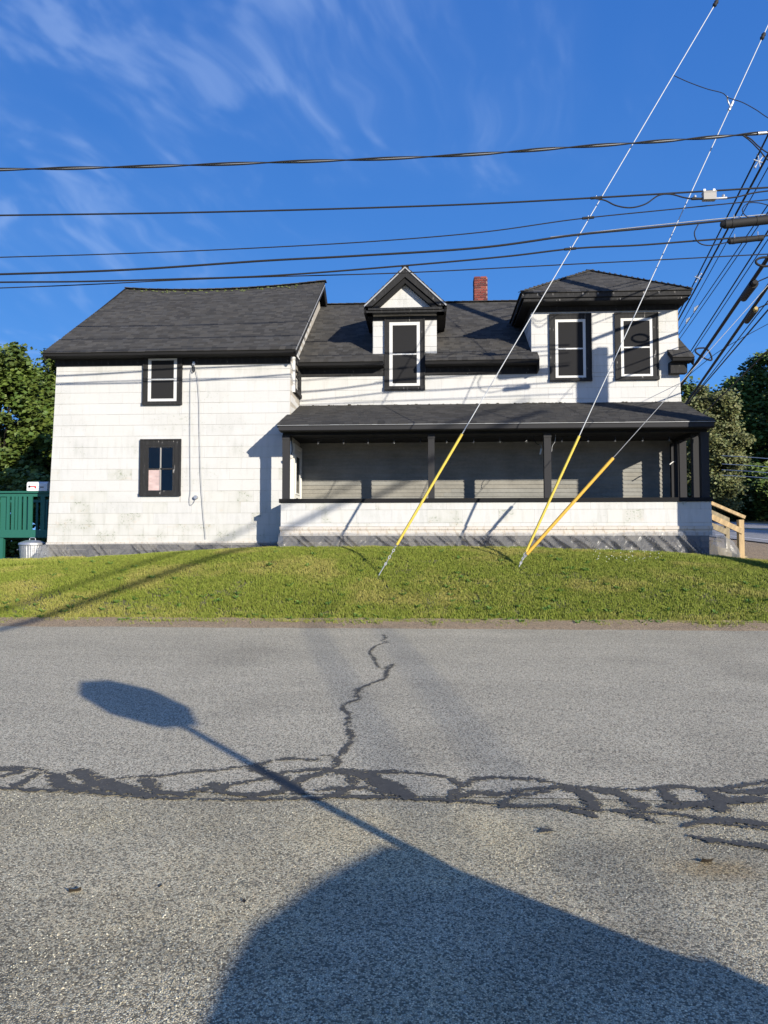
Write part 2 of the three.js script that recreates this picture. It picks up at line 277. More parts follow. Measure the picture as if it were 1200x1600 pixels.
// ------------------------------------------------------------------ tar seal over the seam and along the crossing crack
const TAR = { x0: -6.2, x1: 6.2, z0: 3.7, z1: 12.7, w: 2048, h: 1600 };
const tarField = new Float32Array(TAR.w * TAR.h).fill(-1);
{
  const strokes = [
    [[0.022, 0.045], [[598, 992], [603, 997], [596, 1002], [606, 1003], [590, 1008], [578, 1020], [585, 1030], [592, 1043], [600, 1045], [615, 1038], [604, 1050], [601, 1060], [565, 1075], [556, 1086], [561, 1092], [535, 1104], [545, 1118], [542, 1135], [549, 1155], [535, 1175], [526, 1188], [528, 1195], [518, 1203]]],
    [[0.02, 0.03], [[502, 1181], [515, 1182], [528, 1186]]],
    [0.045, [[0, 1202], [30, 1201], [60, 1203], [80, 1210], [100, 1211], [125, 1203], [145, 1212], [165, 1218], [215, 1215], [250, 1213], [290, 1208], [340, 1204], [400, 1196], [440, 1187], [470, 1187], [497, 1189]]],
    [0.05, [[430, 1213], [450, 1208], [480, 1205], [520, 1203], [560, 1207], [640, 1209], [700, 1217], [725, 1229], [745, 1218], [800, 1217], [850, 1221], [890, 1230], [930, 1234], [1000, 1235], [1075, 1231], [1100, 1235], [1150, 1230], [1200, 1222]]],
    [0.05, [[0, 1233], [60, 1235], [130, 1237], [180, 1243], [260, 1248], [330, 1250], [420, 1250], [500, 1248], [570, 1247], [640, 1249], [700, 1251], [760, 1257], [800, 1261], [870, 1261], [930, 1266], [1000, 1271], [1060, 1274], [1130, 1288], [1200, 1298]]],
    [0.05, [[0, 1214], [40, 1204]]], [0.05, [[18, 1233], [36, 1222], [58, 1210]]], [0.11, [[85, 1214], [100, 1228], [130, 1236]]], [0.10, [[120, 1208], [150, 1225], [190, 1240]]],
    [0.12, [[165, 1222], [200, 1236], [235, 1245]]], [0.09, [[225, 1220], [250, 1238], [300, 1244]]], [0.06, [[300, 1236], [340, 1232], [380, 1224], [440, 1214]]], [0.07, [[330, 1228], [350, 1240], [400, 1243], [440, 1237]]],
    [0.10, [[400, 1202], [430, 1214], [470, 1240]]], [0.06, [[440, 1236], [462, 1222], [490, 1212], [520, 1204]]], [0.07, [[515, 1205], [545, 1212], [546, 1232], [515, 1246]]], [0.12, [[575, 1212], [600, 1226], [640, 1246]]], [0.10, [[545, 1210], [580, 1218], [605, 1240]]], [0.06, [[500, 1236], [560, 1232], [600, 1240]]],
    [0.06, [[722, 1228], [712, 1240], [700, 1252]]], [0.06, [[715, 1248], [740, 1240], [780, 1243], [830, 1234], [890, 1231]]], [0.09, [[888, 1232], [915, 1244], [930, 1264]]], [0.09, [[930, 1234], [975, 1246], [1005, 1264]]],
    [0.08, [[1036, 1236], [1052, 1254]]], [0.09, [[1098, 1236], [1118, 1246], [1126, 1266]]], [0.09, [[1130, 1236], [1170, 1240], [1200, 1236]]], [0.09, [[1040, 1262], [1100, 1258], [1150, 1252], [1200, 1250]]], [0.05, [[780, 1262], [800, 1248], [850, 1238]]],
    [[0.04, 0.08, 0.03], [[858, 1262], [890, 1266], [916, 1272], [932, 1280]]], [[0.04, 0.07, 0.03], [[955, 1268], [995, 1275], [1028, 1286]]], [[0.03, 0.09, 0.09], [[1068, 1293], [1100, 1285], [1140, 1284], [1200, 1290]]], [[0.03, 0.05, 0.08], [[1080, 1308], [1130, 1318], [1170, 1322], [1205, 1326]]],
    [[0.02, 0.05, 0.02], [[846, 1298], [862, 1299]]],
  ];
  const toXY = p => { const g = ground(p[0], p[1]); return [g.x, -g.z]; };
  const all = strokes.map(([w, pts]) => [w, pts.map(toXY)]);
  const R = rng(77);                                      // the seam goes on past both sides of the picture
  for (const [xa, xb, za, zb] of [[-6.1, -2.95, 4.95, 5.4], [2.2, 6.1, 4.75, 5.35]]) {
    const n = 12; for (const z of [za, zb]) all.push([0.05, span(xa, xb, n).map(x => [x, z + 0.06 * (R() - 0.5)])]);
    for (let i = 0; i < n; i++) { const x = lerp(xa, xb, R()); all.push([0.06 + 0.06 * R(), [[x, za], [x + 0.25 * (R() - 0.3), (za + zb) / 2], [x + 0.5 * (R() - 0.4), zb]]]); }
  }
  const dx = (TAR.x1 - TAR.x0) / TAR.w, dz = (TAR.z1 - TAR.z0) / TAR.h;
  for (const [w, raw] of all) {
    const wa = Array.isArray(w) ? w : [w, w];
    const cv = new THREE.CatmullRomCurve3(raw.map(p => V(p[0], 0, p[1])), false, 'centripetal'), n = raw.length * 10, P = span(0, 1, n).map(t => cv.getPoint(t));
    for (let s = 0; s < n; s++) {
      const q = s / n * (wa.length - 1), qi = Math.min(wa.length - 2, Math.floor(q)), r = lerp(wa[qi], wa[qi + 1], q - qi) * (0.38 + 0.32 * vnoise(s * 0.35, raw[0][0] * 9, 191));
      const a = P[s], b = P[s + 1], m = r + 0.06, i0 = Math.max(0, Math.floor((Math.min(a.x, b.x) - m - TAR.x0) / dx)), i1 = Math.min(TAR.w - 1, Math.ceil((Math.max(a.x, b.x) + m - TAR.x0) / dx)), j0 = Math.max(0, Math.floor((Math.min(a.z, b.z) - m - TAR.z0) / dz)), j1 = Math.min(TAR.h - 1, Math.ceil((Math.max(a.z, b.z) + m - TAR.z0) / dz));
      const ex = b.x - a.x, ez = b.z - a.z, L2 = ex * ex + ez * ez + 1e-9;
      for (let j = j0; j <= j1; j++) for (let i = i0; i <= i1; i++) { const x = TAR.x0 + i * dx, z = TAR.z0 + j * dz, t = clamp(((x - a.x) * ex + (z - a.z) * ez) / L2), d = r - Math.hypot(x - a.x - ex * t, z - a.z - ez * t), k = j * TAR.w + i; if (d > tarField[k]) tarField[k] = d; }
    }
  }
  const a = tex(TAR.w, TAR.h, (u, v, i, j) => { const f = tarField[j * TAR.w + i]; if (f < -0.05) return 0; const x = i * dx, z = j * dz; const nse = (fbm(x * 18, z * 18, 201, 3) - 0.5) * 0.06 + (fbm(x * 90, z * 90, 203, 3) - 0.5) * 0.11; return step(-0.003, 0.004, f + nse - 0.002); }, { srgb: false, wrap: false });
  const cmap = tex(512, 512, (u, v) => { const k = 0.06 + 0.03 * fbm(u * 30, v * 30, 211, 4, 30) + 0.05 * step(0.68, 0.8, fbm(u * 100, v * 100, 213, 2, 100)); return [k, k * 0.94, k * 0.76]; }, { repeat: 8 });
  const m = std([1, 1, 1], 0.7, { map: cmap, alphaMap: a, transparent: true, alphaTest: 0.5 });
  const g = gridSheet(span(TAR.x0, TAR.x1, 4), [...span(TAR.z0, Zs, 6), ...span(Zs + 0.01, TAR.z1, 6)], () => 0.005, null), p = g.attributes.position, uv = g.attributes.uv;
  for (let i = 0; i < p.count; i++) uv.setXY(i, (p.getX(i) - TAR.x0) / (TAR.x1 - TAR.x0), (-p.getZ(i) - TAR.z0) / (TAR.z1 - TAR.z0));
  const o = struct('tar_seal', g, m); o.userData.label = 'dark tar seal smeared along the asphalt seam and crack';
}
const onTar = (x, Z) => { const i = Math.round((x - TAR.x0) / (TAR.x1 - TAR.x0) * TAR.w), j = Math.round((Z - TAR.z0) / (TAR.z1 - TAR.z0) * TAR.h); return i >= 0 && j >= 0 && i < TAR.w && j < TAR.h && tarField[j * TAR.w + i] > -0.015; };

// loose and half-bedded stones of the worn apron
{
  const R = rng(301), n = 38000, g = new THREE.IcosahedronGeometry(1, 0), im = new THREE.InstancedMesh(g, std([1, 1, 1], 0.85), n), M = new THREE.Matrix4(), q = new THREE.Quaternion(), e = new THREE.Euler(), c = new THREE.Color();
  let k = 0;
  while (k < n) {
    const Z = 1.9 + 3.1 * Math.pow(R(), 0.85), x = (R() - 0.5) * (Z * 1.15 + 1.6) - 0.05 * Z; if (onTar(x, Z)) continue;
    if (fbm(x * 0.9 + 3, Z * 0.9, 305, 4) + 0.35 * R() < 0.55 && R() < 0.6) continue;
    const s = 0.0018 + 0.0030 * Math.pow(R(), 2.4);
    e.set(R() * 6, R() * 6, R() * 6); q.setFromEuler(e); M.compose(V(x, -0.003 + s * 0.05, -Z), q, V(s * (0.8 + 0.6 * R()), s * 0.7, s * (0.8 + 0.6 * R()))); im.setMatrixAt(k, M);
    const t = 0.08 + 0.50 * Math.pow(R(), 1.4), w = R(); c.setRGB(t * (1 + 0.10 * w), t, t * (0.83 - 0.10 * w)); im.setColorAt(k, c); k++;
  }
  im.name = 'loose_gravel'; im.userData = { kind: 'stuff', label: 'small pale stones worn loose from the apron', category: 'gravel' }; im.receiveShadow = im.castShadow = true; scene.add(im);
}

// ------------------------------------------------------------------ the house
const Zp = 17.55, Zw = 18.5, Zm = 19.75;                 // fronts of porch wall, wing and main house
const house = thing('house', 'white two-storey house with dark shingle roofs and a long front porch', 'house', [0, 0, 0]);
const frontMap = Z => (a, y, n) => V(a, y, -Z + n);
const rightMap = X => (a, y, n) => V(X + n, y, -a);
const leftMap = X => (a, y, n) => V(X - n, y, a);
const mbox = (map, a0, a1, y0, y1, n0, n1) => hexa([map(a0, y0, n0), map(a1, y0, n0), map(a1, y1, n0), map(a0, y1, n0), map(a0, y0, n1), map(a1, y0, n1), map(a1, y1, n1), map(a0, y1, n1)]);
const sideR = rng(401);
function siding(parent, map, aL, aR, yLo, yHi, line, ch, holes, pick, name = 'siding_shingle', pw0 = 0.61) {
  const k0 = Math.floor((yLo - line) / ch), k1 = Math.ceil((yHi - line) / ch);
  for (let k = k0; k < k1; k++) {
    const y0 = Math.max(yLo, line + k * ch), y1 = Math.min(yHi, line + (k + 1) * ch); if (y1 - y0 < 0.03) continue;
    const L = Math.min(aL(y0), aL(y1)), R = Math.max(aR(y0), aR(y1)); if (R - L < 0.03) continue;
    const off = ((k % 2) ? 0.5 : 0.0) * pw0 + (sideR() - 0.5) * 0.12;
    for (let a = Math.floor((L - off) / pw0) * pw0 + off - pw0; a < R; a += pw0) {
      const p0 = Math.max(a, L), p1 = Math.min(a + pw0, R); if (p1 - p0 < 0.02) continue;
      let rects = [[p0, p1, y0, y1]];
      for (const [hx0, hx1, hy0, hy1] of holes) rects = rects.flatMap(([q0, q1, r0, r1]) => {
        if (q1 <= hx0 || q0 >= hx1 || r1 <= hy0 || r0 >= hy1) return [[q0, q1, r0, r1]];
        const o = []; if (q0 < hx0) o.push([q0, hx0, r0, r1]); if (q1 > hx1) o.push([hx1, q1, r0, r1]); const m0 = Math.max(q0, hx0), m1 = Math.min(q1, hx1); if (r0 < hy0) o.push([m0, m1, r0, hy0]); if (r1 > hy1) o.push([m0, m1, hy1, r1]); return o;
      });
      const pr = 0.007 + 0.004 * sideR(), dr = (sideR() - 0.5) * 0.006, mt = pick((p0 + p1) / 2, (y0 + y1) / 2, sideR());
      for (const [q0, q1, r0, r1] of rects) {
        if (q1 - q0 < 0.02 || r1 - r0 < 0.02) continue;
        const gap = 0.0012, cl = (v, y) => clamp(v, aL(y), aR(y)), b0 = cl(q0 + gap, r0), b1 = cl(q1 - gap, r0), t0 = cl(q0 + gap, r1), t1 = cl(q1 - gap, r1), yb = r0 + 0.0025 + dr * 0.4, yt = r1 - 0.001;
        mesh(name, hexa([map(b0, yb, -0.004), map(b1, yb, -0.004), map(t1, yt, -0.004), map(t0, yt, -0.004), map(b0, yb, pr), map(b1, yb, pr + dr), map(t1, yt, 0.003), map(t0, yt, 0.003)]), mt, parent);
      }
    }
  }
}
const pickWhite = (a, y, r) => sidingMats[r < 0.4 ? 0 : r < 0.65 ? 1 : r < 0.88 ? 2 : 3];
const pickWing = (a, y, r) => (y < 2.55 - 0.5 * vnoise(a * 1.3, y, 9) || (y < 3.4 && r < 0.25)) ? grimeMats[r * 37 % 1 < 0.5 ? 0 : 1] : pickWhite(a, y, r);
const wallMat = std([0.40, 0.37, 0.32], 0.9);

// shells (behind the siding)
const wingLeft = y => lerp(-9.43, -9.27, clamp((y - 1.65) / 4.45));
const csg = new Evaluator(); csg.useGroups = false; csg.attributes = ['position', 'normal', 'uv'];
const carve = (g, cuts) => { let a = new Brush(g); a.updateMatrixWorld(); for (const c of cuts) { const b = new Brush(c); b.updateMatrixWorld(); a = csg.evaluate(a, b, SUBTRACTION); } return a.geometry; };
const rect = (l, t, r, b, Z) => { const A = at(l, t, Z), B = at(r, b, Z); return [A.x, B.x, B.y, A.y]; };
// window openings, taken from the photograph: [x0, x1, y0, y1]
const wUp = rect(225.5, 556, 284, 632, Zw), wLow = rect(221, 687.5, 282, 774, Zw), wDor = rect(601.5, 497.5, 663.5, 609, Zm), wBayL = rect(858.6, 492, 923.8, 595, Zm), wBayR = rect(960.5, 490, 1028.5, 593, Zm);
const hole = ([x0, x1, y0, y1], Z, c) => box(x0 + c, x1 - c, y0 + 0.06, y1 - 0.05, -Z - 0.4, -Z + 0.4);
const bayRoom = () => box(2.80, 6.22, 4.7, 7.7, -23.0 + 0.3, -Zm - 0.16), dorRoom = () => box(-1.32, 0.10, 4.7, 7.55, -21.6, -Zm - 0.14);
const wingWall = mesh('wing_wall', (() => { const g = prismX([[Zw, 1.3], [Zw, 6.24], [23.1, 9.42], [27.7, 6.24], [27.7, 1.3]], -9.3, -3.37); const p = g.attributes.position; for (let i = 0; i < p.count; i++) if (p.getX(i) < -9) p.setX(i, wingLeft(p.getY(i)) + 0.01); return carve(g, [box(-9.05, -3.55, 4.35, 6.2, -26.5, -Zw - 0.16), box(-9.05, -3.55, 1.8, 4.1, -26.5, -Zw - 0.16), hole(wUp, Zw, 0.10), hole(wLow, Zw, 0.11), box(-3.7, -3.2, 5.55, 6.14, -19.6, -18.96)]); })(), wallMat, house);
const mainWall = mesh('main_wall', join([prismX([[Zm, 1.3], [Zm, 6.3], [23.8, 9.05], [27.85, 6.3], [27.85, 1.3]], -3.36, 6.37)].map(g => carve(g, [bayRoom(), dorRoom(), hole(wDor, Zm, 0.10), hole(wBayL, Zm, 0.12), hole(wBayR, Zm, 0.12)]))), wallMat, house);
const bayWall = mesh('bay_wall', carve(box(2.66, 6.365, 6.2, 7.86, -23.0, -Zm - 0.001), [bayRoom(), hole(wBayL, Zm, 0.12), hole(wBayR, Zm, 0.12)]), wallMat, house);
const dormerWall = mesh('dormer_wall', join([carve(box(-1.43, 0.218, 6.2, 7.6, -21.9, -Zm - 0.001), [dorRoom(), hole(wDor, Zm, 0.10)]), prismZ([[-1.43, 7.6], [0.218, 7.6], [-0.606, 8.45]], -22.5, -19.62)]), wallMat, house);

// siding, course by course
siding(wingWall, frontMap(Zw), wingLeft, y => -3.385, 1.72, 6.12, 4.887, 0.2725, [wUp, wLow], pickWing);
siding(wingWall, rightMap(-3.375), y => y < 6.3 ? Zw : lerp(Zw, 23.1, (y - 6.24) / 3.18), y => y < 6.5 ? Zm : lerp(Zm, 23.1, (y - 6.5) / 2.6), 4.2, 9.3, 4.887, 0.2725, [[18.78, 19.72, 5.42, 6.46]], pickWhite);
siding(mainWall, frontMap(Zm), y => -3.36, y => y < 6.3 ? lerp(6.41, 6.36, (y - 5.3) / 1) : 6.36, 5.15, 6.06, 5.40, 0.28, [wDor, wBayL, wBayR], pickWhite);
siding(bayWall, frontMap(Zm), y => y < 6.36 ? 2.82 : 2.65, y => 6.36 - 0.02 * (y - 6.06), 6.06, 7.66, 5.40, 0.28, [wBayL, wBayR], pickWhite);
siding(bayWall, leftMap(2.655), y => Math.min(-19.76, Math.max(-23, -19.6 - (y - 6.43) / 0.667)), y => -Zm, 6.5, 7.66, 5.40, 0.28, [], pickWhite);
siding(dormerWall, frontMap(Zm), y => -1.435, y => 0.222, 6.42, 7.49, 5.40, 0.28, [wDor], pickWhite);
siding(dormerWall, frontMap(19.60), y => -0.606 - 0.76 * clamp((8.42 - y) / 0.69), y => -0.606 + 0.76 * clamp((8.42 - y) / 0.69), 7.73, 8.40, 5.40 + 0.09, 0.28, [], pickWhite);
for (const m of [leftMap(-1.437)]) siding(dormerWall, m, y => -19.6 - Math.max(0, (y - 6.43) / 0.667), y => -Zm, 6.45, 7.55, 5.40, 0.28, [], pickWhite);

// ---- windows
function windowUnit(name, map, [x0, x1, y0, y1], o) {
  const c = o.casing, w = mesh(name, join([mbox(map, x0, x0 + c, y0, y1, 0, 0.05), mbox(map, x1 - c, x1, y0, y1, 0, 0.05), mbox(map, x0 + c, x1 - c, y1 - (o.head || c), y1, 0, 0.048)]), trimMat, house);
  if (o.label) w.userData.label = o.label;
  mesh('sill', mbox(map, x0 - 0.015, x1 + 0.015, y0 - 0.012, y0 + (o.sill || 0.07), 0.002, 0.085), trimMat, w);
  mesh('moulding', join([mbox(map, x0 - 0.012, x0 + 0.025, y0 + 0.02, y1 + 0.012, 0.001, 0.066), mbox(map, x1 - 0.025, x1 + 0.012, y0 + 0.02, y1 + 0.012, 0.001, 0.066), mbox(map, x0 + 0.026, x1 - 0.026, y1 - 0.025, y1 + 0.012, 0.001, 0.066)]), trimMat, w);
  const a0 = x0 + c, a1 = x1 - c, b0 = y0 + (o.sill || 0.07), b1 = y1 - (o.head || c), f = o.frame, fm = o.white ? vinylMat : trimMat;
  mesh('storm_frame', join([mbox(map, a0 + 0.001, a0 + f, b0, b1, 0, 0.042), mbox(map, a1 - f, a1 - 0.001, b0, b1, 0, 0.042), mbox(map, a0 + f, a1 - f, b1 - f, b1 - 0.001, 0, 0.041), mbox(map, a0 + f, a1 - f, b0 + 0.001, b0 + f * 0.9, 0, 0.041)]), fm, w);
  const my = lerp(b0, b1, o.mid || 0.5); mesh('meeting_rail', mbox(map, a0 + f, a1 - f, my - 0.018, my + 0.018, 0, 0.037), fm, w);
  const panes = o.cols === 2 ? [[a0 + f, (a0 + a1) / 2 - 0.012], [(a0 + a1) / 2 + 0.012, a1 - f]] : [[a0 + f, a1 - f]];
  if (o.cols === 2) mesh('muntin', mbox(map, (a0 + a1) / 2 - 0.012, (a0 + a1) / 2 + 0.012, b0 + f, b1 - f, 0, 0.036), std([0.30, 0.29, 0.27], 0.8), w);
  const quad = (p0, p1, q0, q1, n) => { const g = new THREE.BufferGeometry(), A = map(p0, q0, n), B = map(p1, q0, n), C = map(p1, q1, n), D = map(p0, q1, n); g.setAttribute('position', new THREE.Float32BufferAttribute([A, B, C, A, C, D].flatMap(v => [v.x, v.y, v.z]), 3)); g.setAttribute('uv', new THREE.Float32BufferAttribute([0, 0, 1, 0, 1, 1, 0, 0, 1, 1, 0, 1], 2)); g.computeVertexNormals(); return g; };
  if (o.screen) mesh('insect_screen', quad(a0 + f, a1 - f, b0 + f * 0.9, b1 - f, 0.034), screenMat, w);
  for (const [p0, p1] of panes) { mesh('pane', quad(p0, p1, b0 + f * 0.9, my - 0.018, 0.022), glassMat, w); mesh('pane', quad(p0, p1, my + 0.018, b1 - f, 0.028), glassMat, w); }
  return w;
}
windowUnit('window', frontMap(Zw), wUp, { casing: 0.115, frame: 0.08, white: true, head: 0.05, screen: true, label: 'upper wing window tucked under the eave, white storm frame in black casing' });
const lowW = windowUnit('window', frontMap(Zw), wLow, { casing: 0.14, frame: 0.055, cols: 2, mid: 0.5, label: 'old worn ground-floor sash window with a pink board in it' });
{ const [x0, x1, y0, y1] = wLow, m = frontMap(Zw), pinkTex = tex(128, 128, (u, v) => { const k = 0.9 + 0.5 * (fbm(u * 6, v * 12, 221, 4) - 0.5); return [0.62 * k, 0.46 * k, 0.42 * k]; }); mesh('board', mbox(m, x0 + 0.20, (x0 + x1) / 2 - 0.015, y0 + 0.125, (y0 + y1) / 2 - 0.02, 0.007, 0.016), std([1, 1, 1], 0.9, { map: pinkTex }), lowW); }
windowUnit('window', frontMap(Zm), wDor, { casing: 0.115, frame: 0.085, white: true, sill: 0.09, head: 0.115, screen: true, label: 'tall dormer window cutting down through the eave' });
windowUnit('window', frontMap(Zm), wBayL, { casing: 0.135, frame: 0.07, white: true, sill: 0.07, screen: true, label: 'bay window next to the main roof, crossed by the pole shadow' });
windowUnit('window', frontMap(Zm), wBayR, { casing: 0.135, frame: 0.07, white: true, sill: 0.075, screen: true, label: 'bay window nearest the house corner' });
{ const w = windowUnit('window', rightMap(-3.375), [18.86, 19.70, 5.48, 6.40], { casing: 0.08, frame: 0.06, label: 'small window in the narrow return wall beside the main roof' }); mesh('outer_trim', join([mbox(rightMap(-3.375), 18.78, 18.85, 5.46, 6.46, 0, 0.06), mbox(rightMap(-3.375), 18.852, 19.71, 6.405, 6.46, 0, 0.06)]), vinylMat, w); }

// ---- roofs
const shingleGeo = (() => { const g = new THREE.BoxGeometry(1, 1, 1); return g; })();
const shingleTex = tex(256, 256, (u, v) => { const a = fbm(u * 60, v * 60, 231, 3, 60), k = 0.75 + 0.7 * (a - 0.35); return [k, k, k]; });
const shingleMat = std([1, 1, 1], 0.95, { map: shingleTex });
const roofR = rng(501);
function slope(parent, eA, eB, rA, rB, o = {}) {
  const U = eB.clone().sub(eA).normalize(), mid = rA.clone().add(rB).multiplyScalar(0.5), L = mid.clone().sub(eA).sub(U.clone().multiplyScalar(mid.clone().sub(eA).dot(U))).length();
  const N = U.clone().cross(mid.clone().sub(eA)).normalize(), up = N.clone().cross(U).normalize(), sag = o.sag || (() => 0), th = o.th || 0.09, n = o.sag ? 10 : 1, gs = [];
  const P = (s, t, d) => { const a = eA.clone().lerp(eB, s), b = rA.clone().lerp(rB, s); return a.lerp(b, t).addScaledVector(N, d).add(V(0, sag(s) * t, 0)); };
  for (let i = 0; i < n; i++) { const s0 = i / n, s1 = (i + 1) / n; gs.push(hexa([P(s0, 0, -th), P(s1, 0, -th), P(s1, 1, -th), P(s0, 1, -th), P(s0, 0, 0), P(s1, 0, 0), P(s1, 1, 0), P(s0, 1, 0)])); }
  const slab = mesh(o.name || 'roof', join(gs), blackMat, parent || house);
  const exp = 0.138, rows = Math.floor(L / exp), list = [], tone = o.tone || 1;
  for (let k = 0; k <= rows; k++) {
    const t = k * exp / L, a = eA.clone().lerp(rA, t), b = eB.clone().lerp(rB, t), w = b.distanceTo(a); if (w < 0.12) continue;
    let x = -roofR() * 0.3; const rowTone = 0.93 + 0.14 * roofR();
    while (x < w) {
      const tw = 0.11 + 0.12 * roofR(), p0 = Math.max(0, x), p1 = Math.min(w, x + tw); x += tw; if (p1 - p0 < 0.015) continue;
      const s = (p0 + p1) / 2 / w, len = Math.min(0.17, L - k * exp + 0.03); if (len < 0.02) continue;
      const c = P(s, t, 0).addScaledVector(up, len / 2 - (k === 0 ? 0.02 : 0.008));
      list.push([c, p1 - p0 - 0.003, len, rowTone]);
    }
  }
  const im = new THREE.InstancedMesh(shingleGeo, shingleMat, list.length), M = new THREE.Matrix4(), C = new THREE.Color(), tilt = new THREE.Matrix4(), B = new THREE.Matrix4().makeBasis(U, up, N);
  list.forEach(([c, w, len, rt], i) => {
    tilt.makeRotationX(0.075 + 0.05 * roofR()); M.copy(B).multiply(tilt).scale(V(w, len, 0.014)); M.setPosition(c.addScaledVector(N, 0.010 + 0.004 * roofR())); im.setMatrixAt(i, M);
    const big = fbm(c.x * 1.1, c.y * 1.6 + c.z, 511, 3), k = tone * 0.047 * rt * (0.62 + 0.76 * roofR()) * (0.90 + 0.20 * big), w2 = roofR(); C.setRGB(k * (1.02 + 0.06 * w2), k, k * (0.96 - 0.10 * w2)); im.setColorAt(i, C);
  });
  im.name = 'roof_shingles'; im.userData = { kind: 'stuff' }; im.castShadow = im.receiveShadow = true; slab.add(im);
  return slab;
}
function cap(parent, pts, w = 0.13, tone = 0.06) {         // ridge caps laid end over end
  for (let s = 0; s < pts.length - 1; s++) { const a = pts[s], b = pts[s + 1], n = Math.max(1, Math.round(a.distanceTo(b) / 0.24)); for (let i = 0; i < n; i++) { const p = a.clone().lerp(b, i / n), q = a.clone().lerp(b, (i + 1.2) / n); q.y += 0.002; p.y += 0.012; const g = bar(p, q, w * 2, 0.016); mesh('ridge_cap', g, capMats[Math.floor(roofR() * 3)], parent); } }
}
const capMats = [0.05, 0.07, 0.085].map(k => std([k * 1.05, k, k * 0.93], 0.95, { map: shingleTex }));

// wing roof, its ridge sagging in the middle
const sag = s => -0.10 * Math.sin(Math.PI * Math.pow(s, 0.8)) + 0.10 * Math.pow(s, 4);
const WE = 18.06, wy = 6.345, wr = 9.63;
const wingRoof = slope(house, V(-9.41, wy, -WE), V(-3.17, wy, -WE), V(-9.41, wr, -23.1), V(-3.17, wr, -23.1), { name: 'wing_roof', sag });
slope(house, V(-3.17, wy, -28.14), V(-9.41, wy, -28.14), V(-3.17, wr, -23.1), V(-9.41, wr, -23.1), { name: 'wing_roof', sag: s => sag(1 - s) });
cap(wingRoof, span(0, 1, 8).map(s => V(lerp(-9.41, -3.17, s), wr + sag(s) + 0.02, -23.1)));
// moss along the ridge
{ const R = rng(521), list = []; for (let i = 0; i < 100; i++) { const s = R(), g = new THREE.IcosahedronGeometry(0.012 + 0.028 * R(), 0); g.scale(1.6, 0.7, 1); const d = R() * R() * 0.4; g.translate(lerp(-9.3, -3.25, s), wr + sag(s) + 0.035 - d * 0.64, -23.1 + d); list.push(g); } const m = mesh('moss', join(list), std([0.12, 0.15, 0.05], 1), wingRoof); m.userData.kind = 'stuff'; }
mesh('wing_soffit', box(-9.36, -3.22, 6.265, 6.285, -Zw + 0.02, -WE - 0.03), blackMat, house);
mesh('wing_fascia', box(-9.39, -3.19, 6.265, 6.33, -WE - 0.03, -WE - 0.008), blackMat, house);
mesh('wing_frieze', join([box(-9.30, wUp[0] - 0.016, 6.105, 6.264, -Zw, -Zw + 0.035), box(wUp[1] + 0.016, -3.37, 6.10, 6.264, -Zw, -Zw + 0.035)]), trimMat, house);
const rakePt = (x, Z, d) => V(x, lerp(wy, wr, (Z - WE) / (23.1 - WE)) + d, -Z);
for (const x of [-3.19, -9.385]) { mesh('rake_board', bar(rakePt(x, WE + 0.02, -0.13), rakePt(x, 23.12, -0.02), 0.03, 0.15), blackMat, house); mesh('rake_board', bar(V(x, wy - 0.13, -28.1), V(x, wr - 0.12, -23.12), 0.03, 0.15), blackMat, house); }
mesh('rake_frieze', bar(rakePt(-3.35, Zw + 0.15, -0.24), rakePt(-3.35, 23.0, -0.16), 0.03, 0.09), blackMat, house);
mesh('drip_edge', bar(rakePt(-3.165, WE, -0.012), rakePt(-3.165, 23.1, 0.01), 0.012, 0.03), dripMat, house);

// main roof
const ME = 19.34, my0 = 6.34, mr = 9.23, MR = 23.8, sl = (mr - my0) / (MR - ME), roofY = Z => my0 + sl * (Z - ME);
const mainSlope = (x0, x1, zE) => slope(house, V(x0, roofY(zE), -zE), V(x1, roofY(zE), -zE), V(x0, mr, -MR), V(x1, mr, -MR), { name: 'main_roof' });
const gapL = wDor[0] - 0.02, gapR = wDor[1] + 0.02;
const mainRoof = mainSlope(-3.36, gapL, ME); mainSlope(gapL, gapR, 22.6); mainSlope(gapR, 2.80, ME); mainSlope(6.08, 6.62, ME);
slope(house, V(6.62, my0, -28.2), V(-3.36, my0, -28.2), V(6.62, mr, -MR), V(-3.36, mr, -MR), { name: 'main_roof' });
cap(mainRoof, [V(-3.3, mr + 0.015, -MR), V(6.6, mr + 0.015, -MR)]);
for (const [a, b] of [[-3.35, gapL], [gapR, 2.79], [6.09, 6.61]]) {
  mesh('main_soffit', box(a, b, 6.25, 6.27, -Zm + 0.02, -ME - 0.03), blackMat, house);
  mesh('main_fascia', box(a, b, 6.25, 6.325, -ME - 0.03, -ME - 0.008), blackMat, house);
  mesh('main_frieze', box(a, Math.min(b, a > 6 ? 6.5 : b), a > 6 ? 5.98 : 6.05, 6.249, -Zm, -Zm + (a > 6 ? 0.22 : 0.04)), trimMat, house);
}
mesh('eave_end', box(2.77, 2.80, 6.07, 6.33, -Zm, -ME - 0.031), blackMat, house);
mesh('gable_rake', bar(V(6.60, my0 - 0.13, -ME - 0.02), V(6.60, mr - 0.13, -MR), 0.03, 0.16), blackMat, house);

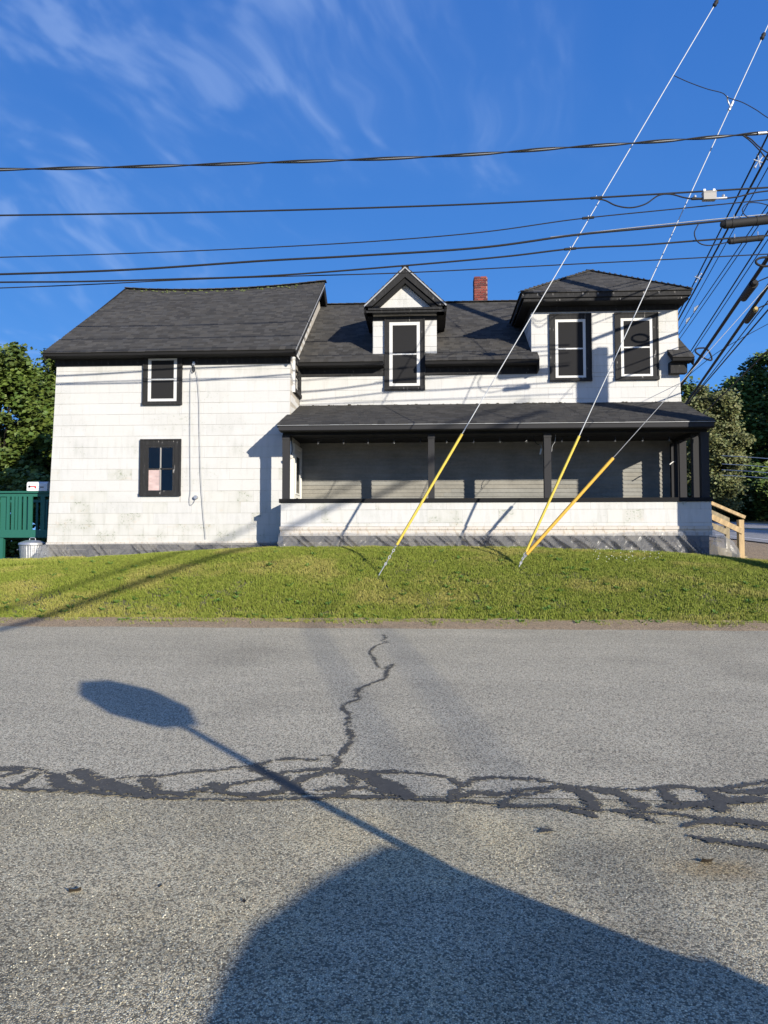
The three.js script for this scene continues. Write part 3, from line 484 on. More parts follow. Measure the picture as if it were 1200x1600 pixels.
// dormer roof and pediment
{
  const F = 19.38, pk = 8.80, ex = 1.05, ey = 7.80, cx = -0.59;
  const back = (y) => ME + (y - my0) / sl;                                       // where that height meets the main roof
  const left = slope(house, V(cx - ex, ey, -back(ey) - 0.05), V(cx - ex, ey, -F), V(cx, pk, -back(pk) - 0.05), V(cx, pk, -F), { name: 'dormer_roof', th: 0.05 });
  slope(house, V(cx + ex, ey, -F), V(cx + ex, ey, -back(ey) - 0.05), V(cx, pk, -F), V(cx, pk, -back(pk) - 0.05), { name: 'dormer_roof', th: 0.05 });
  cap(left, [V(cx, pk + 0.02, -F - 0.02), V(cx, pk + 0.02, -back(pk))], 0.09);
  const rakes = [], drips = [];
  for (const s of [-1, 1]) {
    rakes.push(prismZ(s > 0 ? [[cx, pk - 0.05], [cx, pk - 0.27], [cx + ex - 0.19, ey - 0.03], [cx + ex - 0.02, ey - 0.035]] : [[cx, pk - 0.05], [cx - ex + 0.02, ey - 0.035], [cx - ex + 0.19, ey - 0.03], [cx, pk - 0.27]], -F - 0.05, -F - 0.012));
    drips.push(prismZ(s > 0 ? [[cx, pk - 0.01], [cx, pk - 0.05], [cx + ex, ey - 0.05], [cx + ex + 0.01, ey - 0.01]] : [[cx, pk - 0.01], [cx - ex - 0.01, ey - 0.01], [cx - ex, ey - 0.05], [cx, pk - 0.05]], -F - 0.012, -F + 0.006));
    mesh('pediment_moulding', prismZ(s > 0 ? [[cx, pk - 0.28], [cx, pk - 0.42], [cx + ex - 0.34, ey - 0.06], [cx + ex - 0.20, ey - 0.06]] : [[cx, pk - 0.28], [cx - ex + 0.20, ey - 0.06], [cx - ex + 0.34, ey - 0.06], [cx, pk - 0.42]], -19.59, -F - 0.051), blackMat, house);
    mesh('dormer_eave', join([box(cx + s * ex - 0.012 - (s > 0 ? 0.03 : 0), cx + s * ex + (s > 0 ? -0.01 : 0.03) + (s < 0 ? 0.0 : 0), 7.62, ey - 0.06, -back(7.7) - 0.1, -F - 0.052), s > 0 ? box(0.225, cx + ex - 0.045, 7.62, 7.66, -back(7.66), -F - 0.06) : box(cx - ex + 0.045, -1.44, 7.62, 7.66, -back(7.66), -F - 0.06)]), blackMat, house);
  }
  mesh('dormer_rake', join(rakes), trimMat, house); mesh('drip_edge', join(drips), dripMat, house);
  mesh('dormer_cornice', join([box(cx - ex + 0.10, cx + ex - 0.10, 7.68, 7.735, -19.60, -F - 0.02), box(cx - ex + 0.05, cx + ex - 0.05, 7.62, 7.679, -Zm, -F - 0.055)]), trimMat, house);
  mesh('dormer_frieze', box(-1.44, 0.228, 7.5, 7.619, -Zm, -Zm + 0.035), trimMat, house);
}

// hipped bay roof
{
  const E0 = 19.23, y0 = 8.0, xl = 2.33, xr = 6.55, ap = V(4.45, 9.22, -21.2), rb = V(4.45, 9.22, -24.2), zb = 24.2;
  const front = slope(house, V(xl, y0, -E0), V(xr, y0, -E0), ap, ap.clone().add(V(0.001, 0, 0)), { name: 'bay_roof' });
  slope(house, V(xl, y0, -zb), V(xl, y0, -E0), rb, ap, { name: 'bay_roof' });
  slope(house, V(xr, y0, -E0), V(xr, y0, -zb), ap, rb, { name: 'bay_roof' });
  const lift = v => v.clone().add(V(0, 0.02, 0));
  cap(front, [lift(V(xl, y0, -E0)), lift(ap)], 0.09); cap(front, [lift(V(xr, y0, -E0)), lift(ap)], 0.09); cap(front, [lift(ap), lift(rb)], 0.1);
  mesh('bay_fascia', join([box(xl + 0.02, xr - 0.02, 7.87, 7.975, -E0 - 0.04, -E0 - 0.01), box(xl + 0.02, xl + 0.05, 7.87, 7.975, -zb, -E0 - 0.041), box(xr - 0.05, xr - 0.02, 7.87, 7.975, -zb, -E0 - 0.041)]), trimMat, house);
  mesh('bay_crown', join([box(xl + 0.08, xr - 0.08, 7.80, 7.869, -E0 - 0.10, -E0 - 0.055), box(xl + 0.08, xl + 0.12, 7.80, 7.869, -zb, -E0 - 0.101)]), trimMat, house);
  mesh('bay_soffit', box(xl + 0.06, xr - 0.06, 7.78, 7.80, -zb, -E0 - 0.06), blackMat, house);
  mesh('bay_frieze', join([box(2.645, 6.37, 7.655, 7.78, -Zm, -Zm + 0.035), box(2.625, 2.644, 7.655, 7.78, -22.4, -Zm + 0.035)]), trimMat, house);
}

// chimney, brick by brick
{
  const core = mesh('chimney', box(1.475, 1.865, 8.6, 10.13, -24.52, -24.12), std([0.42, 0.36, 0.31], 0.95), house);
  const R = rng(541), bm = [[0.19, 0.042, 0.032], [0.14, 0.034, 0.03], [0.24, 0.06, 0.042], [0.11, 0.03, 0.028]].map(c => std(c, 0.9)), bh = 0.078, bl = 0.2;
  for (let k = 0; k < 16; k++) {
    const y = 8.93 + k * bh, o = k % 2 ? 0 : 0.1, mt = () => bm[Math.floor(R() * 4)];
    for (const [f, len] of [['f', 0.43], ['s', 0.42]]) for (let a = -o; a < len - 0.01; a += bl) {
      const p0 = Math.max(0, a) + 0.007, p1 = Math.min(len, a + bl) - 0.007; if (p1 - p0 < 0.03) continue; const j = (R() - 0.5) * 0.006;
      if (f === 'f') mesh('brick', box(1.455 + p0, 1.455 + p1, y + 0.008, y + bh - 0.008, -24.2, -24.1 + j), mt(), core);
      else { mesh('brick', box(1.45 + j, 1.51, y + 0.008, y + bh - 0.008, -24.202 - p1 + 0.0, -24.202 - p0), mt(), core); mesh('brick', box(1.83, 1.886 + j, y + 0.008, y + bh - 0.008, -24.202 - p1, -24.202 - p0), mt(), core); }
    }
  }
}

// ---- porch
const PF = 17.30, pf = 4.40, pb = 5.27, psl = (pb - pf) / (Zm - PF), porchY = Z => pf + psl * (Z - PF);
const porchRoof = slope(house, V(-3.46, pf, -PF), V(6.34, pf, -PF), V(-3.46, porchY(Zw) - 0.004, -Zw), V(6.34, porchY(Zw) - 0.004, -Zw), { name: 'porch_roof', th: 0.07, tone: 0.8 });
slope(house, V(-3.36, porchY(Zw), -Zw), V(6.36, porchY(Zw), -Zw), V(-3.36, pb, -Zm), V(6.40, pb, -Zm), { name: 'porch_roof', th: 0.07, tone: 0.8 });
{ const R = rng(551), list = []; for (let i = 0; i < 90; i++) { const g = new THREE.IcosahedronGeometry(0.012 + 0.03 * R() * R(), 0); g.scale(1.5, 0.8, 1); const x = R() < 0.4 ? 2.2 + R() * 1.2 : -3.2 + R() * 9.4; g.translate(x, pb + 0.01, -Zm + 0.02 + 0.06 * R()); list.push(g); } const m = mesh('leaf_litter', join(list), std([0.05, 0.045, 0.03], 1), porchRoof); m.userData.kind = 'stuff'; }
mesh('porch_drip_edge', box(-3.46, 6.34, pf - 0.022, pf + 0.004, -PF - 0.004, -PF + 0.012), dripMat, house);
mesh('porch_fascia', box(-3.43, 6.32, pf - 0.125, pf - 0.024, -PF - 0.045, -PF - 0.012), postMat, house);
mesh('porch_soffit', box(-3.42, 6.31, pf - 0.14, pf - 0.126, -17.62, -PF - 0.03), blackMat, house);
mesh('porch_header', join([box(-3.36, 6.27, 4.20, 4.36, -17.76, -17.60), box(6.16, 6.27, 4.20, 4.36, -Zm + 0.02, -17.762), box(-3.42, -3.36, 4.20, 4.36, -Zw + 0.02, -17.762)]), blackMat, house);
mesh('porch_ceiling', box(-3.36, 6.2, 4.30, 4.32, -Zm + 0.01, -17.77), blackMat, house);
mesh('porch_end', prismX([[PF + 0.1, pf - 0.05], [Zm, pb - 0.08], [Zm, 4.3], [PF + 0.3, 4.3]], 6.24, 6.30), blackMat, house);
mesh('porch_end', prismX([[PF + 0.1, pf - 0.05], [Zw, porchY(Zw) - 0.08], [Zw, 4.3], [PF + 0.3, 4.3]], -3.43, -3.38), blackMat, house);
mesh('porch_floor', box(-3.38, 6.25, 1.90, 2.0, -Zm, -Zp - 0.08), std([0.05, 0.05, 0.05], 0.8), house);
const postAt = (l, r) => { const a = at(l, 730, 17.62).x, b = at(r, 730, 17.62).x; return [a, b]; };
for (const [l, r] of [[441, 451.5], [669, 679], [850.5, 861.5], [1096, 1108.5]]) { const [a, b] = postAt(l, r); mesh('porch_post', join([box(a, b, 2.72, 4.2, -17.77, -17.62), box(a - 0.008, b + 0.008, 4.10, 4.199, -17.778, -17.612)]), postMat, house); }
// posts and frames along the open right end
for (const [Z, w, d] of [[18.08, 0.05, 0.10], [18.95, 0.05, 0.10], [19.2, 0.05, 0.22], [19.58, 0.06, 0.12]]) mesh('porch_post', box(6.10 - d * 0.3, 6.23, 2.0, 4.2, -Z - w, -Z + w), postMat, house);
mesh('porch_cap', join([box(-3.45, 6.34, 2.625, 2.715, -17.80, -17.51), box(-3.45, -3.28, 2.625, 2.712, -Zw + 0.02, -17.801), box(6.12, 6.34, 2.625, 2.712, -18.2, -17.801)]), blackMat, house);
const porchWall = mesh('porch_wall', join([box(-3.40, 6.30, 1.89, 2.62, -17.74, -Zp - 0.01), box(-3.40, -3.30, 1.3, 2.62, -Zw + 0.01, -17.741), box(6.20, 6.30, 1.3, 2.62, -18.2, -17.741)]), wallMat, house);
const pickPorch = (a, y, r) => r < 0.45 ? grimeMats[r * 31 % 1 < 0.5 ? 0 : 1] : pickWhite(a, y, r);
siding(porchWall, frontMap(Zp), y => -3.41, y => 6.31 + 0.02 * (2.6 - y), 2.075, 2.622, 2.155, 0.30, [], pickPorch, 'siding_shingle', 0.81);
siding(porchWall, leftMap(-3.405), y => -Zw, y => -Zp, 2.075, 2.622, 2.155, 0.30, [], pickPorch);
siding(porchWall, rightMap(6.305), y => Zp, y => 18.2, 2.075, 2.622, 2.155, 0.30, [], pickPorch);
const skirtTex = tex(512, 128, (u, v) => { const a = fbm(u * 24, v * 6, 241, 4, 6), b = step(0.6, 0.72, fbm(u * 60, v * 20, 243, 3, 20)); return [lerp(0.56, 0.46, b) + 0.1 * (a - 0.5), lerp(0.52, 0.40, b) + 0.1 * (a - 0.5), lerp(0.46, 0.32, b) + 0.08 * (a - 0.5)]; }, { repeat: 1 / 2 });
const skirtMat = std([1, 1, 1], 0.85, { map: skirtTex });
mesh('water_table', box(-3.43, 6.33, 2.0, 2.072, -Zp - 0.02, -Zp + 0.035), skirtMat, house);
mesh('skirt_board', box(-3.42, 6.32, 1.86, 1.998, -Zp - 0.02, -Zp + 0.012), skirtMat, house);
mesh('water_table', hexa([V(-9.44, 1.665, -Zw - 0.02), V(-3.40, 1.705, -Zw - 0.02), V(-3.40, 1.755, -Zw - 0.02), V(-9.44, 1.715, -Zw - 0.02), V(-9.44, 1.665, -Zw + 0.03), V(-3.40, 1.705, -Zw + 0.03), V(-3.40, 1.755, -Zw + 0.03), V(-9.44, 1.715, -Zw + 0.03)]), skirtMat, house);
// stone footings
{
  const R = rng(561), wingBase = mesh('foundation', join([box(-9.40, -3.42, 0.7, 1.68, -Zw - 0.1, -Zw - 0.02), box(-3.36, 6.26, 0.7, 1.86, -17.7, -Zp - 0.03)]), std([0.07, 0.065, 0.06], 0.95), house);
  for (const [xa, xb, yt, Z] of [[-9.40, -3.42, 1.665, Zw], [-3.36, 6.26, 1.855, Zp + 0.02]]) for (let r = 0; r < 4; r++) { let x = xa; const hgt = 0.13, y1 = yt - r * hgt; while (x < xb - 0.05) { const w = Math.min(xb - x, 0.25 + 0.3 * R()); mesh('foundation_stone', box(x + 0.006, x + w - 0.006, y1 - hgt + 0.008, y1, -Z - 0.03, -Z + 0.004 + 0.018 * R()), stoneMats[Math.floor(R() * 4)], wingBase); x += w; } }
}
// clapboards of the porch back wall
{
  const R = rng(571), back = mesh('porch_back_wall', box(-3.34, 6.36, 2.0, 4.3, -Zm - 0.01, -Zm + 0.006), std([0.15, 0.15, 0.14], 0.9), house);
  for (let k = 0; k < 23; k++) { const y = 2.0 + k * 0.1; let x = -3.34; while (x < 6.35) { const w = Math.min(6.36 - x, 2.4 + 2.2 * R()); const pr = 0.026 + 0.004 * R(); mesh('clapboard', hexa([V(x, y, -Zm + 0.006), V(x + w - 0.003, y, -Zm + 0.006), V(x + w - 0.003, y + 0.104, -Zm + 0.006), V(x, y + 0.104, -Zm + 0.006), V(x, y, -Zm + pr), V(x + w - 0.003, y, -Zm + pr), V(x + w - 0.003, y + 0.104, -Zm + 0.010), V(x, y + 0.104, -Zm + 0.010)]), clapMats[Math.floor(R() * 3)], back); x += w; } }
}
// side door in the return wall, its casing and white corner board
{
  const m = rightMap(-3.36);
  mesh('return_wall', mbox(m, Zw + 0.001, Zm, 2.0, 4.35, 0, 0.02), wallMat, house);
  mesh('corner_board', box(-3.42, -3.30, 2.0, 4.2, -Zw + 0.001, -Zw + 0.03), doorMat, house);
  const d = mesh('door', mbox(m, 18.66, 19.58, 2.02, 4.05, 0.021, 0.065), doorMat, house); d.userData.label = 'off-white side door with tall dark glass under the porch';
  mesh('casing', join([mbox(m, 18.56, 18.659, 2.0, 4.15, 0.021, 0.085), mbox(m, 19.581, 19.68, 2.0, 4.15, 0.021, 0.085), mbox(m, 18.66, 19.58, 4.051, 4.15, 0.021, 0.085)]), doorMat, d);
  mesh('glass', mbox(m, 18.84, 19.40, 2.95, 3.86, 0.066, 0.070), std([0.012, 0.012, 0.014], 0.08), d);
  mesh('glass_bead', join([mbox(m, 18.80, 18.839, 2.91, 3.90, 0.066, 0.085), mbox(m, 19.401, 19.44, 2.91, 3.90, 0.066, 0.085), mbox(m, 18.84, 19.40, 2.91, 2.949, 0.066, 0.085), mbox(m, 18.84, 19.40, 3.861, 3.90, 0.066, 0.085)]), doorMat, d);
  const k = new THREE.SphereGeometry(0.032, 12, 8); k.scale(1, 1, 1); const kp = m(18.74, 2.78, 0.12); k.translate(kp.x, kp.y, kp.z); mesh('knob', join([metreUV(k), metreUV(cyl(m(18.74, 2.78, 0.065), m(18.74, 2.78, 0.11), 0.014, 0.014))]), rubberMat, d);
}

// ---- things hanging in and on the porch
{
  const xs = [497, 537, 575, 615.5, 657, 698, 740, 781, 823, 878, 919, 961, 1004, 1046], w = thing('string_lights', 'string of small clear bulbs hanging under the porch header', 'string lights', [0, 4.12, -17.86]);
  const pts = [V(-3.3, 0.06, 0)]; const bulb = new THREE.SphereGeometry(0.022, 10, 8); bulb.scale(1, 1.35, 1); const soc = new THREE.CylinderGeometry(0.017, 0.02, 0.05, 8);
  const bm = new THREE.MeshPhysicalMaterial({ color: 0xffffff, roughness: 0.08, transmission: 0.96, thickness: 0, ior: 1.45 });
  xs.forEach((px, i) => { const x = at(px, 680, 17.86).x; pts.push(V(x, 0.03, 0)); const b = mesh('bulb', bulb, bm, w); b.position.set(x, -0.075, 0); const s = mesh('socket', soc, rubberMat, b); s.position.set(0, 0.055, 0); if (i < xs.length - 1) pts.push(V((x + at(xs[i + 1], 680, 17.86).x) / 2, 0.05, 0)); });
  mesh('wire', tube(pts, 0.005, 160, 5), rubberMat, w);
}
{ // loose cords by the third post
  const P = (x, y, z = 17.9) => at(x, y, z), o = thing('hanging_cord', 'loose looped cord with a plug hanging beside the third porch post', 'cord', [0, 0, 0]);
  mesh('cord', tube([P(833, 679), P(835, 688), P(840, 694), P(843, 694)], 0.008, 24, 5), rubberMat, o); mesh('cord', tube([P(868, 679), P(867, 690), P(863, 697), P(862, 706)], 0.008, 24, 5), alumCable, o);
  mesh('plug', cyl(P(846, 701), P(844, 710), 0.022, 0.018), doorMat, o); mesh('cord', tube([P(833, 676), P(850, 672), P(868, 676)], 0.008, 16, 5), rubberMat, o); mesh('cord', tube([P(843, 694), P(846, 697), P(846, 701)], 0.008, 12, 5), alumCable, o);
  const a = thing('wall_bracket', 'small white bracket arm on the post at the porch right end', 'bracket', [0, 0, 0]); mesh('arm', tube([P(1056, 721, 19.3), P(1051, 722, 19.0), P(1046, 726, 18.9)], 0.014, 16, 6), vinylMat, a); mesh('plate', (() => { const c = P(1057, 721, 19.35), g = new THREE.CylinderGeometry(0.04, 0.04, 0.03, 12); g.rotateZ(Math.PI / 2); g.translate(c.x, c.y, c.z); return g; })(), vinylMat, a);
  const l = thing('flood_lamp', 'small white flood lamp on the corner board beside the side door', 'lamp', [0, 0, 0]), c = at(454, 713, 18.35);
  mesh('base', new THREE.CylinderGeometry(0.045, 0.045, 0.05, 14).rotateX(Math.PI / 2).translate(c.x, c.y, -Zw + 0.055), vinylMat, l); mesh('head', cyl(c.clone().add(V(-0.01, 0.01, -0.06)), c.clone().add(V(-0.03, -0.05, 0.08)), 0.035, 0.058, 14), vinylMat, l); mesh('conduit', tube([c.clone().add(V(0.0, 0.03, -0.06)), c.clone().add(V(0.02, 0.12, -0.08)), c.clone().add(V(0.0, 0.5, -0.1))], 0.012, 14, 6), rubberMat, l);
}

// plastic sheeting stapled along the foot of the walls
function sheet(name, label, x0, x1, top, bot, Zf, seed, nx) {
  const ny = 14, pos = [], uv = [], idx = [];
  for (let j = 0; j <= ny; j++) for (let i = 0; i <= nx; i++) {
    const x = lerp(x0, x1, i / nx), t = j / ny, y = lerp(bot(x), top(x), t), f = fbm(x * 3.2 + (1 - t) * 1.1, t * 1.2, seed, 4) - 0.5, g = Math.abs(fbm(x * 5 - t * 1.6, t * 0.8, seed + 5, 3) - 0.5);
    pos.push(x, y, -Zf(x, t) + 0.02 + (0.10 * f + 0.14 * g + 0.20 * Math.pow(1 - 2 * Math.abs(fbm(x * 5 + t * 2.2, t * 0.7 + x, seed + 9, 3) - 0.5), 10)) * (0.3 + 1 - t)); uv.push(x, y);
  }
  for (let j = 0; j < ny; j++) for (let i = 0; i < nx; i++) { const a = j * (nx + 1) + i; idx.push(a, a + 1, a + nx + 2, a, a + nx + 2, a + nx + 1); }
  const g = new THREE.BufferGeometry(); g.setAttribute('position', new THREE.Float32BufferAttribute(pos, 3)); g.setAttribute('uv', new THREE.Float32BufferAttribute(uv, 2)); g.setIndex(idx); g.computeVertexNormals();
  return tag(mesh(name, g, sheetMat), label, 'plastic sheet', 'plastic sheeting along the foot of the house');
}
sheet('plastic_sheet', 'clear plastic sheeting draped over the stone foot of the left wing', -9.42, -3.5, x => 1.69 + 0.006 * (x + 9.4) + 0.02 * vnoise(x * 2, 1, 3), x => groundH(x, 18.3) - 0.02, (x, t) => Zw - 0.06 - 0.16 * (1 - t) - 0.25 * (1 - t) * step(-9.0, -9.42, x), 601, 420);
sheet('plastic_sheet', 'wrinkled clear plastic sheeting hung below the porch wall', -3.44, 6.35, x => 1.90 + 0.06 * vnoise(x * 1.5, 4, 5), x => groundH(x, 17.4) - 0.02, (x, t) => Zp - 0.045 - 0.14 * (1 - t) - 0.1 * (1 - t) * step(5.6, 6.3, x), 611, 640);
{ // bulging loose end at the stair corner, and a torn flap at the wing corner
  const mk = (label, c, rx, ry, rz, seed) => { const g = new THREE.SphereGeometry(1, 36, 24, 0, Math.PI * 2, 0, Math.PI * 0.62), p = g.attributes.position; for (let i = 0; i < p.count; i++) { const v = V(p.getX(i), p.getY(i), p.getZ(i)), k = 1 + 0.5 * (fbm(v.x * 2.4 + 9, v.y * 2.4 + v.z * 1.7, seed, 4) - 0.5) + 0.22 * Math.abs(fbm(v.x * 6 + v.z * 3, v.y * 1.5, seed + 3, 3) - 0.5); p.setXYZ(i, v.x * k * rx * (1.25 - 0.45 * v.y), v.y * k * ry, v.z * k * rz); } g.translate(...c); g.computeVertexNormals(); return tag(mesh('plastic_sheet', g, sheetMat), label, 'plastic sheet', 'plastic sheeting along the foot of the house'); };
  mk('loose bundle of plastic sheeting bulging out beside the stair', [6.62, 1.45, -17.75], 0.26, 0.42, 0.26, 621);
  mk('torn flap of plastic sheeting at the left wing corner by the bin', [-9.45, 1.28, -18.32], 0.20, 0.36, 0.16, 631);
}

// ------------------------------------------------------------------ lawn grass
{
  const R = rng(701), blades = [];
  for (let i = 0; i < 7; i++) {
    const a = R() * 6.28, r = R() * 0.03, h = 0.6 + 0.4 * R(), lean = 0.15 + 0.55 * R(), w = 0.0048 + 0.002 * R(), bx = Math.cos(a) * r, bz = Math.sin(a) * r, dx = Math.cos(a + R()) * lean, dz = Math.sin(a + R()) * lean, px = -dz, pz = dx, n = Math.hypot(px, pz) || 1, sx = px / n * w * 14, sz = pz / n * w * 14;
    // unit height blades, scaled per tuft
    blades.push(bx * 14 - sx, 0, bz * 14 - sz, bx * 14 + sx, 0, bz * 14 + sz, bx * 14 + dx * 0.4 + sx * 0.7, h * 0.6, bz * 14 + dz * 0.4 + sz * 0.7);
    blades.push(bx * 14 - sx, 0, bz * 14 - sz, bx * 14 + dx * 0.4 + sx * 0.7, h * 0.6, bz * 14 + dz * 0.4 + sz * 0.7, bx * 14 + dx * 0.4 - sx * 0.7, h * 0.6, bz * 14 + dz * 0.4 - sz * 0.7);
    blades.push(bx * 14 + dx * 0.4 - sx * 0.7, h * 0.6, bz * 14 + dz * 0.4 - sz * 0.7, bx * 14 + dx * 0.4 + sx * 0.7, h * 0.6, bz * 14 + dz * 0.4 + sz * 0.7, bx * 14 + dx, h, bz * 14 + dz);
  }
  const g = new THREE.BufferGeometry(); g.setAttribute('position', new THREE.Float32BufferAttribute(blades, 3)); g.computeVertexNormals();
  const n = 210000, im = new THREE.InstancedMesh(g, std([1, 1, 1], 0.75, { side: THREE.DoubleSide }), n), M = new THREE.Matrix4(), q = new THREE.Quaternion(), Y = V(0, 1, 0), c = new THREE.Color();
  let k = 0;
  while (k < n) {
    const x = -13.5 + 26 * R(), Z = Ze - 0.30 + 0.34 * R() ** 0.3 + (x < -9.4 ? 6.2 : x < -3.4 ? 5.35 : x > 6.6 ? 5.2 : 4.4) * R();
    const ez = Ze + 0.12 + 0.28 * (fbm(x * 1.3, 7, 711, 4) - 0.5); if (Z < ez && (R() < 0.8 || fbm(x * 3.1, Z * 2 + 3, 719, 3) < 0.52)) continue;
    const dry = fbm(x * 0.9 + 4, Z * 1.5, 713, 4), thin = fbm(x * 2.2, Z * 2.6, 715, 4); if (thin < 0.36 && R() < 0.5) continue;
    const lush = fbm(x * 1.6 + 9, Z * 2 + 3, 717, 3), hgt = (0.030 + 0.036 * R()) * (0.65 + 0.8 * lush) * (Z < ez + 0.35 ? 1.35 : 1) * (x < -8.3 && Z > 16.5 ? 1.9 : 1) * (x > 5 && Z > 16.5 ? 1.4 : 1);
    q.setFromAxisAngle(Y, R() * 6.28); M.compose(V(x, groundH(x, Z) - 0.006, -Z), q, V(0.052, hgt, 0.052)); im.setMatrixAt(k, M);
    const d = clamp(step(0.46, 0.78, dry) * 0.55 + 0.5 * (R() - 0.44)), v = 0.8 + 0.4 * R(); c.setRGB(lerp(0.20, 0.43, d) * v, lerp(0.25, 0.36, d) * v, lerp(0.027, 0.11, d) * v); im.setColorAt(k, c); k++;
  }
  im.name = 'grass'; im.userData = { kind: 'stuff', label: 'mown green and straw-coloured grass on the bank', category: 'grass' }; im.castShadow = im.receiveShadow = true; scene.add(im);
}

{ // broad-leaved weeds and a patch of small white clover in the lawn
  const R = rng(731), leaf = [], fl = [], put = (px, py, sx, sy) => { const g = ground(px + (R() - 0.5) * sx, py + (R() - 0.5) * sy); g.y = groundH(g.x, -g.z); return g; };
  for (let i = 0; i < 260; i++) { const b = V(-12 + 22 * R(), 0, 0), Z = Ze + 0.1 + 4 * R() * R(); b.y = groundH(b.x, Z); b.z = -Z; for (let k = 0; k < 5; k++) { const a = k * 1.26 + R(), L = 0.05 + 0.05 * R(), d = V(Math.cos(a), 0.35 + 0.5 * R(), Math.sin(a)).multiplyScalar(L), w = V(-Math.sin(a), 0, Math.cos(a)).multiplyScalar(L * 0.28), m = b.clone().addScaledVector(d, 0.6).add(V(0, 0.02, 0)), t = b.clone().add(d); const g = new THREE.BufferGeometry(); g.setAttribute('position', new THREE.Float32BufferAttribute([b, m.clone().add(w), t, b, t, m.clone().sub(w)].flatMap(v => [v.x, v.y + 0.015, v.z]), 3)); g.computeVertexNormals(); leaf.push(metreUV(g)); } }
  for (let i = 0; i < 60; i++) { const p = put(982, 872, 110, 22), g = new THREE.IcosahedronGeometry(0.006 + 0.006 * R(), 0); g.translate(p.x, p.y + 0.06, p.z); fl.push(metreUV(g)); }
  const w = struct('weeds', join(leaf), std([0.11, 0.20, 0.035], 0.6, { side: THREE.DoubleSide }), 'stuff'); w.userData.label = 'broad-leaved weeds scattered through the lawn'; w.userData.category = 'weeds';
  const c = struct('clover', join(fl), std([0.62, 0.62, 0.58], 0.8), 'stuff'); c.userData.label = 'patch of small white clover heads below the porch'; c.userData.category = 'clover';
}

// ------------------------------------------------------------------ trees and bushes
const leafGeo = (() => { const g = new THREE.BufferGeometry(); g.setAttribute('position', new THREE.Float32BufferAttribute([0, 0, -0.5, 0, 0, 0.5, 0.42, 0.10, 0.02, 0, 0, -0.5, -0.42, 0.10, 0.02, 0, 0, 0.5], 3)); g.computeVertexNormals(); return g; })();
const leafMat = std([1, 1, 1], 0.6, { side: THREE.DoubleSide });
const barkMat = std([0.10, 0.085, 0.07], 0.95, { map: poleTex });
function tree(name, label, category, base, top, rx, rz, crownBottom, o, group) {
  const R = rng(o.seed), t = thing(name, label, category, [base.x, base.y, base.z], group), Hh = top - base.y, cb = crownBottom - base.y, cy = (Hh + cb) / 2, ry = (Hh - cb) / 2;
  const g = () => (R() + R() + R() - 1.5) / 1.5;
  if (o.trunk !== false) {
    const limbs = [], tr = o.tr || Hh * 0.02; limbs.push(tube([V(0, -0.3, 0), V(tr, cb * 0.6, 0), V(-tr, cy, tr), V(0, cy + ry * 0.7, 0)], tr * 0.8, 20, 7));
    const flare = new THREE.CylinderGeometry(tr * 0.9, tr * 1.5, cb * 0.5 + 0.6, 9); flare.translate(0, cb * 0.25, 0); limbs.push(flare);
    for (let i = 0; i < 9; i++) { const a = i * 2.4, y0 = lerp(cb * 0.7, cy, R()), d = V(Math.cos(a) * rx, ry * (0.3 + 0.5 * R()), Math.sin(a) * rz); limbs.push(tube([V(0, y0, 0), V(d.x * 0.35, y0 + d.y * 0.5, d.z * 0.35), V(d.x * 0.75, y0 + d.y, d.z * 0.75)], tr * 0.28, 8, 5)); }
    mesh('trunk', join(limbs.map(metreUV)), barkMat, t);
  }
  const clumps = []; for (let i = 0; i < o.clumps; i++) { const a = R() * 6.283, z = R() * 2 - 1, s = Math.sqrt(1 - z * z), r = 0.45 + 0.58 * Math.pow(R(), 0.5); const wob = 0.8 + 0.4 * R(); clumps.push([Math.cos(a) * s * rx * r * wob, cy + z * ry * r * (0.9 + 0.2 * R()), Math.sin(a) * s * rz * r * wob, 0.75 + 0.5 * R(), 0.72 + 0.5 * R()]); }
  const im = new THREE.InstancedMesh(leafGeo, leafMat, o.n), M = new THREE.Matrix4(), q = new THREE.Quaternion(), e = new THREE.Euler(), c = new THREE.Color(), cs = o.clumpSize;
  for (let i = 0; i < o.n; i++) {
    const [x, y, z, w, tn] = clumps[Math.floor(R() * clumps.length)], dx = g() * cs * w, dz = g() * cs * w, dy = g() * cs * 0.62 * w;
    e.set((R() - 0.5) * 1.5 + 0.45, R() * 6.283, (R() - 0.5) * 1.5); q.setFromEuler(e); const s = o.leaf * (0.6 + 0.8 * R());
    M.compose(V(x + dx, Math.max(0.02, y + dy), z + dz), q, V(s, s, s)); im.setMatrixAt(i, M);
    const v = tn * (0.75 + 0.5 * R()), y2 = R(); c.setRGB(o.col[0] * v * (1 + 0.5 * y2), o.col[1] * v * (1 + 0.12 * y2), o.col[2] * v); im.setColorAt(i, c);
  }
  im.name = 'crown'; im.userData = { kind: 'stuff' }; im.castShadow = im.receiveShadow = true; t.add(im);
  return t;
}
const treeAt = (px, topPy, Z, botPy) => { const p = at(px, topPy, Z), b = at(px, botPy, Z); return [V(p.x, groundH(p.x, Z), -Z), p.y, b.y]; };
function plantTree(name, label, px, topPy, botPy, Z, wpx, o, group, category = 'tree') { const [b, top, bot] = treeAt(px, topPy, Z, botPy), r = wpx / 1200 * Z; return tree(name, label, category, b, top, r, r * 0.9, Math.max(bot, b.y + 0.1), o, group); }
const maple = [0.070, 0.125, 0.020], dark = maple, olive = [0.100, 0.130, 0.045];
plantTree('maple_tree', 'tall leafy maple beyond the deck at the left edge', 8, 540, 790, 30, 62, { seed: 1, clumps: 120, n: 26000, leaf: 0.21, clumpSize: 0.75, col: maple }, 'maples left of the house');
